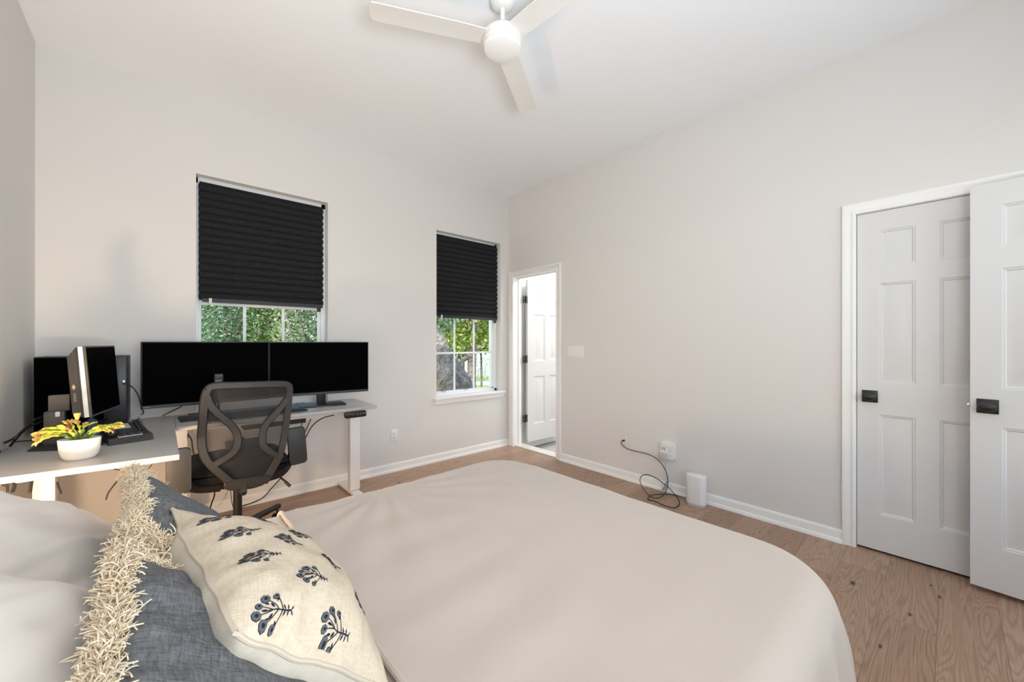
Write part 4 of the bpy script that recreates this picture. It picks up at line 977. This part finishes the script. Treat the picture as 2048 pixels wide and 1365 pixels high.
def stemp(azim, elev0, n, L, fork=True, droop=26, cols=None, x0=0, y0=0, wd=.0085, z0=.082):
    m = MB(); p = Vector((x0, y0, z0))
    def go(p, az, el, k, n):
        if k >= n: return
        d = Vector((math.cos(az)*math.cos(el), math.sin(az)*math.cos(el), math.sin(el))); s = Vector((-math.sin(az), math.cos(az), 0))
        tw = rnd.uniform(-1.0, 1.0); nn = d.cross(s); s2 = (s*math.cos(tw) + nn*math.sin(tw)).normalized(); nn = d.cross(s2)
        frac = k/(n-1) if n > 1 else 1
        mi = 0 if frac < .3 else 1
        if frac > .9 and rnd.random() < .6: mi = 2
        l_ = L*rnd.uniform(.85, 1.15)
        segment(m, p, d, s2, nn, l_, wd*rnd.uniform(.8, 1.15), mi); e = p + d*l_*.96
        go(e, az + rnd.uniform(-.3, .3), el - R(droop)*rnd.uniform(.7, 1.2), k+1, n)
        if fork and k in (1, 2):
            go(e, az + rnd.choice((-1, 1))*rnd.uniform(.4, .8), el - R(droop)*rnd.uniform(.2, .8), k+1, n)
    go(p, azim, elev0, 0, n); return m
specs = [(182, 50, 5, .036, 22, -.03, 0), (176, 62, 5, .036, 26, -.02, .01), (196, 48, 5, .034, 24, -.03, -.02), (168, 40, 5, .034, 16, -.025, 0), (186, 66, 5, .033, 30, -.01, -.01), (160, 62, 4, .036, 20, -.02, .02),
         (5, 50, 5, .036, 18, .03, 0), (-8, 58, 5, .036, 24, .02, .01), (14, 44, 5, .034, 16, .04, 0), (-16, 60, 4, .036, 26, .03, -.01), (0, 70, 5, .033, 26, .02, 0),
         (100, 78, 4, .032, 12, 0, .01), (150, 75, 4, .034, 12, -.01, .01), (210, 74, 4, .030, 20, -.01, -.015), (80, 72, 4, .032, 24, 0, .02), (250, 70, 3, .030, 25, -.02, -.02)]
for az, el, n_, L_, dr_, x0, y0 in specs:
    stemp(R(az), R(el), n_, L_*.80, True, dr_, None, x0*.6, y0*.6, wd=.0075).build('stem', [M['lg'], M['ly'], M['lo']], pp, angle=40)
m = MB(); m.lathe([(0, 0), (.011, .006), (.013, .016), (.008, .026), (0, .030)], 12, Matrix.Translation((-.045, .01, .125)) @ Matrix.Rotation(R(30), 4, 'Y')); m.build('flower_bud', M['lp'], pp)
m = MB(); m.lathe([(0, 0), (.006, .004), (.010, .018), (.012, .030), (.004, .030)], 12, Matrix.Translation((-.008, .0, .170))); m.build('flower_bud', M['lo'], pp)
# white plug tag by the stand
# =================================================================== CABLES
def cable(label, pts, r_=.003, m_='cable', sm=5, name='cable'):
    c = MB().tube(pts, r_, 7, smooth=sm).build(name, M[m_]); tag(c, label, 'cable', None); return c
Y = lambda px, py, y: at(px, py, 'y', y)
Xp = lambda px, py, x: at(px, py, 'x', x)
D = lambda px, py, z=DZ+.004: at(px, py, 'z', z)
cable('black USB cable from the computer tower down to the side desk', [Y(246, 768, -.31), Y(256, 770, -.32), Y(268, 778, -.33), Y(278, 795, -.33), Y(283, 815, -.31), Y(287, 826, -.29), D(281, 831), D(277, 837)], .0035)
cable('short black cable under the lower left corner of the left large monitor', [Y(364, 813, -.24), Y(352, 819, -.22), Y(340, 825, -.16), D(326, 832)], .0035)
cable('black cable dropping between the chair armrest and the desk panel, nearest the wall outlet', [Y(668, 831, -.30), Y(650, 835, -.34), Y(635, 843, -.36), Y(622, 856, -.36), Y(612, 875, -.34), Y(600, 900, -.30)], .004)
cable('black cable hanging beneath the standing desk, left of the right armrest', [Y(606, 838, -.30), Y(603, 852, -.30), Y(598, 878, -.28), Y(592, 905, -.25), Y(580, 925, -.2)], .003)
cable('black cable hanging beneath the standing desk, just behind the right armrest', [Y(622, 838, -.30), Y(615, 854, -.30), Y(604, 880, -.28), Y(592, 900, -.25)], .0035)
cable('thin curly black cable between the chair back and the right armrest', [Y(575, 860, -.25), Y(582, 868, -.25), Y(590, 872, -.26), Y(586, 866, -.26), Y(578, 868, -.25), Y(584, 874, -.25), Y(594, 870, -.26), Y(600, 866, -.27)], .002)
cable('long black cable falling from the right armrest side to the floor', [Y(583, 905, -.12), Y(575, 932, -.10), Y(563, 955, -.08), Y(545, 975, -.07), Y(527, 995, -.06), Y(505, 1006, -.08), Y(487, 1012, -.12), at(470, 1020, 'z', .006)], .004)
cable('black cable under the left side of the chair, curving to the floor', [Y(395, 930, -.30), Y(415, 962, -.28), Y(427, 975, -.25), Y(429, 990, -.2), Y(424, 1005, -.18), Y(420, 1018, -.15)], .0045)
cable('thin black cable hanging just left of the chair cylinder', [Y(460, 975, -.2), Y(462, 990, -.2), Y(464, 1006, -.2), Y(468, 1020, -.2)], .0025)
cable('black cable looping under the standing desk beside the side desk corner', [Y(377, 868, -.30), Y(374, 878, -.29), Y(377, 872, -.28), Y(383, 880, -.28), Y(385, 895, -.28), Y(388, 912, -.28)], .004)
cable('thin black cable under the standing desk, touching the side desk corner', [Y(371, 868, -.20), Y(367, 885, -.2), Y(363, 905, -.2)], .0025)
cable('black cable lying on the floor behind the embroidered pillow', [at(370, 1018, 'z', .35), at(378, 1013, 'z', .35), at(392, 1013, 'z', .34), at(405, 1016, 'z', .32)], .004)
cable('black cable hanging below the left armrest', [Y(345, 978, -.75), Y(340, 990, -.72), Y(330, 1003, -.7)], .004)
cable('black cable curving beneath the side desk, left of the fringed pillow', [Y(262, 935, -.9), Y(248, 950, -.88), Y(232, 966, -.86), Y(217, 986, -.85), Y(212, 1000, -.85)], .0035)
cable('thin black cable under the side desk, right of the fringed pillow', [Y(305, 928, -.9), Y(295, 940, -.88), Y(280, 946, -.86), Y(255, 944, -.85), Y(225, 938, -.85), Y(212, 936, -.85)], .0022)
cable('black cable hanging beneath the side desk, left of its white leg', [Y(64, 955, -1.02), Y(62, 970, -1.02), Y(60, 985, -1.02)], .006)
cable('black forked cable beneath the side desk, against the left wall', [Y(27, 960, -1.02), Y(29, 972, -1.02), Y(25, 985, -1.02)], .006)
cable('black hooked cable beneath the side desk, leftmost of all', [Y(4, 968, -1.02), Y(9, 972, -1.02), Y(14, 968, -1.02), Y(15, 985, -1.02)], .004)
cable('black cable on the floor side of the white desk leg, near the pillow', [Y(114, 965, -1.0), Y(117, 975, -1.0), Y(122, 988, -1.0)], .004)
cable('thick black cable rising from the side desk edge behind the plant', [D(2, 889), Y(30, 876, -.80), Y(66, 843, -.65), Y(90, 832, -.52), Y(122, 812, -.50)], .006)
cable('black cable snaking across the side desk in front of the thick cable', [D(0, 905), D(4, 888), D(32, 884), D(62, 882), D(75, 885), D(96, 880), D(116, 876)], .0028)
cable('black cable on the side desk beside the base of the small monitor', [D(20, 893), Y(50, 860, -.62), Y(80, 845, -.55), Y(105, 832, -.50)], .005)
pl = MB().box(-.008, .008, -.006, .006, -.012, .012, .002); p_ = Y(115.5, 829, -.70); pl.v = [v + p_ for v in pl.v]; o = pl.build('power_plug', M['white_pl']); tag(o, 'tiny white plug beside the small monitor stand', 'plug')

# =================================================================== BED
BX0, BX1, BY0, BY1, BZ = -3.735, -1.672, -3.405, -1.842, .600
bed = empty('bed', ((BX0+BX1)/2, (BY0+BY1)/2, 0)); tag(bed, 'large bed with a mattress and cream fitted sheet, head against the left wall', 'bed')
rel(MB().box(BX0+.03, BX1-.05, BY0+.05, BY1-.05, .06, .28, .02), bed).build('bed_base', M['sheet'], bed)
rel(MB().box(BX0+.005, BX1-.03, BY0+.03, BY1-.03, .28, .575, .05, 4), bed).build('mattress', M['sheet'], bed)
for x in (BX0+.1, BX1-.12):
    for y in (BY0+.1, BY1-.1): rel(MB().box(x-.03, x+.03, y-.03, y+.03, 0, .07), bed).build('leg', M['blk2'], bed)

def drape(x0, x1, y0, y1, z, rc, drop, flare, seed, hem=False, open_head=True, rr=.085, ns=320):
    """cloth over a bed: flat top, rounded roll-off, sides hanging with soft folds"""
    yc = (y0+y1)/2; path = []
    L1 = x1 - rc - x0; L2 = math.pi/2*rc; L3 = (y1-y0) - 2*rc; tot = 2*L1 + 2*L2 + L3
    def per(s):
        s *= tot
        if s < L1: return Vector((x0+s, y0, 0)), Vector((0, -1, 0)), 0
        s -= L1
        if s < L2: a = s/rc; return Vector((x1-rc+rc*math.sin(a), y0+rc-rc*math.cos(a), 0)), Vector((math.sin(a), -math.cos(a), 0)), math.sin(a*2)
        s -= L2
        if s < L3: return Vector((x1, y0+rc+s, 0)), Vector((1, 0, 0)), 0
        s -= L3
        if s < L2: a = s/rc; return Vector((x1-rc+rc*math.cos(a), y1-rc+rc*math.sin(a), 0)), Vector((math.cos(a), math.sin(a), 0)), math.sin(a*2)
        s -= L2; return Vector((x1-rc-s, y1, 0)), Vector((0, 1, 0)), 0
    prof = []   # (fraction of top, outward, down)
    NT = 34
    for i in range(NT): prof.append((i/NT, 0, 0))
    for i in range(13):
        a = math.pi/2*i/12; prof.append((1, rr*math.sin(a) - rr, rr - rr*math.cos(a)))
    nd = 14
    for i in range(1, nd+1): prof.append((1, 0, rr + (drop-rr)*i/nd))
    def f(u, v):
        p, nrm, cn = per(u); k = min(len(prof)-1, int(round(v*(len(prof)-1)))); t, o, dn = prof[k]
        pin = p - nrm*rr
        xe = max(x0+.01, x1-.60); su = min(u, 1-u)*tot/L1
        q = Vector((x0 + (xe-x0)*min(1, su), yc, 0))
        if t < 1: b = q.lerp(pin, t); 
        else: b = p + nrm*o
        down = dn; zz = z - down
        w_ = max(0, (down-rr*.6)/(drop))
        fold = (noise.noise(Vector((u*38, w_*1.2, seed)))*.020 + math.sin(u*150 + 3*noise.noise(Vector((u*20, 0, seed))))*.010)*min(1, w_*2.5)*(1+1.9*cn)
        b = b + nrm*(flare*w_*(1+.9*cn) + fold)
        X = Vector((b.x*1.6, b.y*1.6, seed)); 
        wr = noise.noise(X)*.007 + noise.noise(Vector((b.x*3.0+b.y*1.5, b.y*9-b.x*1.0, seed+3)))*.0065*max(.25, min(1, (-1.9-b.x)*1.6)) + noise.noise(Vector((b.x*9-b.y*4, b.y*3.5+b.x*2.0, seed+8)))*.0035*max(.2, min(1, (b.y+2.9)*1.5))
        rad = math.hypot(b.x+2.45, b.y+1.95); an = math.atan2(b.y+1.95, b.x+2.45)
        wr += .0055*math.sin(an*17+1.5*noise.noise(Vector((rad*3, an*2, 7))))*math.exp(-rad*1.5)*min(1, rad*4)
        zz += wr*(1 if t >= .0 else 0) - .008*max(0, t-.75)
        return Vector((b.x, b.y, max(zz, .012)))
    m = MB(); m.grid(f, ns, len(prof)); return m, f
m, f_ = drape(-3.735, -2.70, BY0+.005, BY1-.005, BZ-.010, .01, .50, .02, 11, ns=160)
sh = m.build('sheet', M['sheet'], None, angle=80); tag(sh, 'cream top sheet under the pillows at the head of the bed', 'sheet')
m, f_ = drape(-2.845, BX1+.038, BY0-.028, BY1, BZ+.002, .24, .52, .065, 2)
bl = m.build('blanket', M['fleece'], None, angle=80); tag(bl, 'cream fleece blanket spread over the bed, hanging down its sides', 'blanket')
m = MB(); K = 61; a_ = [f_(0, k/(K-1)) for k in range(K)]; b_ = [f_(1, k/(K-1)) for k in range(K)]
m.tube([p + Vector((-.001, 0, .001)) for p in a_[::-1] + b_], .0075, 8); hm = m.build('hem', M['fleece'], bl)

# ---------------------------------------------------------------- pillows
class Pillow:
    def __init__(s, name, label, cat, c, U, V, a, b, T, mats, seed, wr=.006, k=.07, group=None, back=1.0, pw=2.3, sag=.15):
        s.c = Vector(c); s.U = Vector(U).normalized(); s.V = (Vector(V) - s.U*s.U.dot(Vector(V))).normalized(); s.N = s.U.cross(s.V)
        s.a, s.b, s.T, s.seed, s.wr, s.k, s.back, s.pw, s.sag = a, b, T, seed, wr, k, back, pw, sag
        s.o = empty(name, s.c); tag(s.o, label, cat, group)
        s.o.matrix_world = Matrix(((s.U.x, s.V.x, s.N.x, s.c.x), (s.U.y, s.V.y, s.N.y, s.c.y), (s.U.z, s.V.z, s.N.z, s.c.z), (0, 0, 0, 1)))
        m = MB(); n = 84; w_ = lambda t: math.sin((t-.5)*math.pi)   # denser near the seams
        m.grid(lambda u, v: s.S(w_(u), w_(v), 1), n, n); m.grid(lambda u, v: s.S(w_(u), w_(v), -1), n, n, mi=min(1, len(mats)-1))
        s.cover = m.build('cover', mats, s.o, angle=80)
    def S(s, u, v, side):
        """local point of the cover"""
        x = s.a*u*(1 - s.k*(1-v*v)); y = s.b*v*(1 - s.k*1.2*(1-u*u))
        g = max(0, 1-abs(u)**s.pw)*max(0, 1-abs(v)**s.pw); h = g**.5
        P = Vector((u*s.a*7, v*s.b*7, s.seed + side*3))
        nz = noise.noise(P)*1.2 + noise.noise(P*2.3)*.5
        # creases running in from the seams
        cr = noise.noise(Vector((u*s.a*34, v*2.0, s.seed)))*(abs(v)**3)*1.4 + noise.noise(Vector((u*2.0, v*s.b*34, s.seed+9)))*(abs(u)**3)*1.4
        dg = noise.noise(Vector(((u*s.a*.6+v*s.b)*26, (u*s.a-v*s.b)*4, s.seed+5)))*.9
        ht = s.T*h*(1 - s.sag*v) * (1 if side > 0 else s.back) + s.wr*(nz + cr + dg)*min(1, h*2.2)
        wob = noise.noise(Vector((u*3.1*(abs(v) > .5) , v*3.1, s.seed+2)))*.010
        return Vector((x + wob*abs(u)*.6, y + noise.noise(Vector((u*3.3, s.seed, 1)))*.012*abs(v), side*ht + noise.noise(Vector((u*2.5, v*2.5, s.seed+20)))*.010))
    def nrm(s, u, v, side=1):
        e = .01; a = s.S(u+e, v, side)-s.S(u-e, v, side); b = s.S(u, v+e, side)-s.S(u, v-e, side); return a.cross(b).normalized()*side
    def edge(s, t):
        """t in 0..4 around the seam: 0-1 top left->right, 1-2 right down, 2-3 bottom, 3-4 left up"""
        t %= 4; q = (t % 1)*2-1
        u, v = ((q, 1), (1, -q), (-q, -1), (-1, q))[int(t)]
        return s.S(u, v, 1), u, v
    def pick(s, px, py):
        org = CAM; d = _F + _R*((px-CX)/FPX) - Vector((0, 0, 1))*((py-CY)/FPX); Mi = s.o.matrix_world.inverted()
        o_ = Mi @ org; dd = (Mi.to_3x3() @ d).normalized(); best = None
        for i in range(-40, 41):
            for j in range(-40, 41):
                u, v = i/41, j/41; p = s.S(u, v, 1); w_ = p - o_; along = w_.dot(dd); dist = (w_ - dd*along).length
                if best is None or dist + along*.02 < best[0]: best = (dist + along*.02, u, v)
        return best[1], best[2]
# white sleeping pillows against the wall
Pillow('bed_pillow', 'white pillow at the head of the bed, the one nearer the desk', 'pillow', (-3.480, -2.190, .752), (0, 1, .02), (-.78, 0, .55), .325, .235, .115, [M['white_fab']], 31, wr=.007, k=.03)
Pillow('bed_pillow', 'white pillow at the head of the bed, the one nearer the camera', 'pillow', (-3.455, -2.800, .815), (0, 1, -.02), (-.80, 0, .52), .315, .240, .130, [M['white_fab']], 47, wr=.006, k=.03)
def fringe(P, t0, t1, n, seed, ln=.034, wd=.0014):
    rnd = random.Random(seed); m = MB()
    for i in range(n):
        t = t0 + (t1-t0)*rnd.random(); e, u, v = P.edge(t); out = Vector((u if abs(u) == 1 else 0, v if abs(v) == 1 else 0, 0))
        if abs(u) > .93 and abs(v) > .93: out = Vector((u, v, 0))
        out = out.normalized(); tan = Vector((-out.y, out.x, 0))
        base = e + Vector((0, 0, rnd.gauss(0, .006))) + out*rnd.uniform(-.012, .006)
        ph = rnd.uniform(-1.25, 1.25); up = Vector((0, 0, 1)); lean = rnd.gauss(0, .5) + .9*noise.noise(Vector((t*22, seed, ph*1.5)))
        d = (out*math.cos(ph) + up*math.sin(ph) + tan*lean).normalized(); cu = (up*(rnd.gauss(0, .6) - .9*math.sin(ph)) + tan*rnd.gauss(0, .9) - out*rnd.uniform(-.2, 1.6))*1.9
        L = ln*rnd.uniform(.55, 1.05); p = base; pts = [p.copy()]
        for k in range(5): p = p + d*(L/5); d = (d + cu*.22).normalized(); pts.append(p.copy())
        m.tube(pts, wd, 3, taper=wd*.7)
    o = m.build('fringe', M['yarn'], P.o, recalc=False, angle=180); return o
for i, (c, U, lab, sd_) in enumerate((((-3.115, -2.300, .722), (-.045, 1, .0), 'slate blue linen cushion with cream fringe, the one nearer the desk', 5), ((-3.118, -2.905, .724), (.01, 1, 0), 'slate blue linen cushion with cream fringe, the one nearer the camera', 17))):
    P = Pillow('fringed_cushion', lab, 'cushion', c, U, (-.60, 0, .80), .243, .215, .066, [M['linen_blue']], sd_, wr=.006, k=.05)
    fringe(P, -1.0, 2.0, 11500, sd_)
E_ = Pillow('embroidered_cushion', 'cream linen lumbar cushion embroidered with navy flower sprigs', 'cushion', (-3.030, -2.678, .742), (-.10, 1, .0), (-.70, 0, .71), .280, .172, .112, [M['linen_cream'], M['flange']], 71, wr=.006, k=.04, back=1.35, pw=2.0)
m = MB(); pts = [E_.edge(i/60*1)[0] for i in range(240)]; m.tube(pts, .0042, 8, closed=True); m.build('piping', M['piping'], E_.o)
def sprig(P, u0, v0, rot, sc, mirror=1):
    """a stitched sprig mapped onto the cover"""
    def mp(p, lift=.0010):
        x, y = p[0]*sc*mirror, p[1]*sc; c, s_ = math.cos(rot), math.sin(rot); x, y = x*c - y*s_, x*s_ + y*c
        u = u0 + x/P.a; v = v0 + y/P.b; u = max(-.99, min(.99, u)); v = max(-.99, min(.99, v)); return P.S(u, v, 1) + P.nrm(u, v)*lift
    m = MB()
    def ribbon(pts, w0, w1, mi=0):
        pts = [Vector((p[0], p[1], 0)) for p in pts]; pts = catmull(pts, 5); n = len(pts); vs_ = []
        for i, p in enumerate(pts):
            t = (pts[min(i+1, n-1)] - pts[max(i-1, 0)]).normalized(); s_ = Vector((-t.y, t.x, 0)); w_ = (w0 + (w1-w0)*i/(n-1))/2
            vs_ += [mp(p+s_*w_), mp(p, .0018), mp(p-s_*w_)]
        m.add(vs_, [f for i in range(n-1) for f in ((i*3, i*3+1, i*3+4, i*3+3), (i*3+1, i*3+2, i*3+5, i*3+4))], mi)
    def disc(c, r_, mi, lift, pet=0):
        N = 22; vs_ = [mp(c, lift+.0006)]
        for i in range(N):
            a = 2*math.pi*i/N; rr = r_*(1 + pet*math.cos(a*7)); vs_.append(mp((c[0]+rr*math.cos(a), c[1]+rr*math.sin(a)), lift))
        m.add(vs_, [(0, 1+i, 1+(i+1) % N) for i in range(N)], mi)
    def leaf(c, ang, L, w_, mi=0):
        d = (math.cos(ang), math.sin(ang)); s_ = (-d[1], d[0]); vs_ = []
        for t, k in ((0, 0), (.25, .8), (.55, 1), (.8, .6), (1, 0)):
            vs_.append(mp((c[0]+d[0]*L*t + s_[0]*w_*k, c[1]+d[1]*L*t + s_[1]*w_*k)))
        for t, k in ((.8, .6), (.55, 1), (.25, .8)): vs_.append(mp((c[0]+d[0]*L*t - s_[0]*w_*k, c[1]+d[1]*L*t - s_[1]*w_*k)))
        m.add(vs_, [tuple(range(len(vs_)))], mi)
    ribbon([(0, -.9), (.02, -.5), (-.02, 0), (.02, .45)], .07, .04)
    for sx, y0, ex, ey, r_ in ((-1, -.15, -.62, .55, .17), (1, -.10, .60, .62, .17), (-1, .15, -.25, .85, .13), (1, .2, .22, .98, .18), (-1, -.4, -.68, .05, .12), (1, -.38, .70, .08, .12)):
        ribbon([(0, y0), (ex*.45, y0+(ey-y0)*.35), (ex, ey-.05)], .05, .03)
        disc((ex, ey), r_*1.35, 0, .0008, .06); disc((ex, ey), r_*1.2, 1, .0014, .10); disc((ex, ey), r_*.5, 0, .0022)
    for c, a, L, w_ in (((-.12, .1), 2.5, .32, .055), ((.14, .18), .7, .32, .055), ((-.3, .35), 2.0, .28, .05), ((.33, .35), 1.1, .28, .05), ((0, .42), 1.6, .34, .06),
                        ((0, -.55), 2.6, .30, .04), ((0, -.55), .5, .30, .04), ((0, -.72), 2.9, .26, .035), ((0, -.72), .2, .26, .035), ((0, -.88), 3.6, .22, .03), ((0, -.88), -.5, .22, .03), ((-.4, .0), 3.6, .25, .05), ((.42, .02), -.4, .25, .05)):
        leaf(c, a, L, w_, 0)
    return m.build('embroidered_sprig', [M['thread'], M['thread2']], P.o, recalc=False, angle=180)
rs = random.Random(4)
for k, (px, py, rt) in enumerate(((447, 1021, .1), (540, 1037, -.05), (490, 1064, .15), (584, 1084, -.1), (530, 1111, .1), (607, 1072, 0), (632, 1153, -.1), (664, 1129, 0), (556, 1216, .0), (673, 1262, -.15), (722, 1215, 0))):
    u, v = E_.pick(px, py); sprig(E_, u, v, rt, .029, 1 if k % 2 else -1)
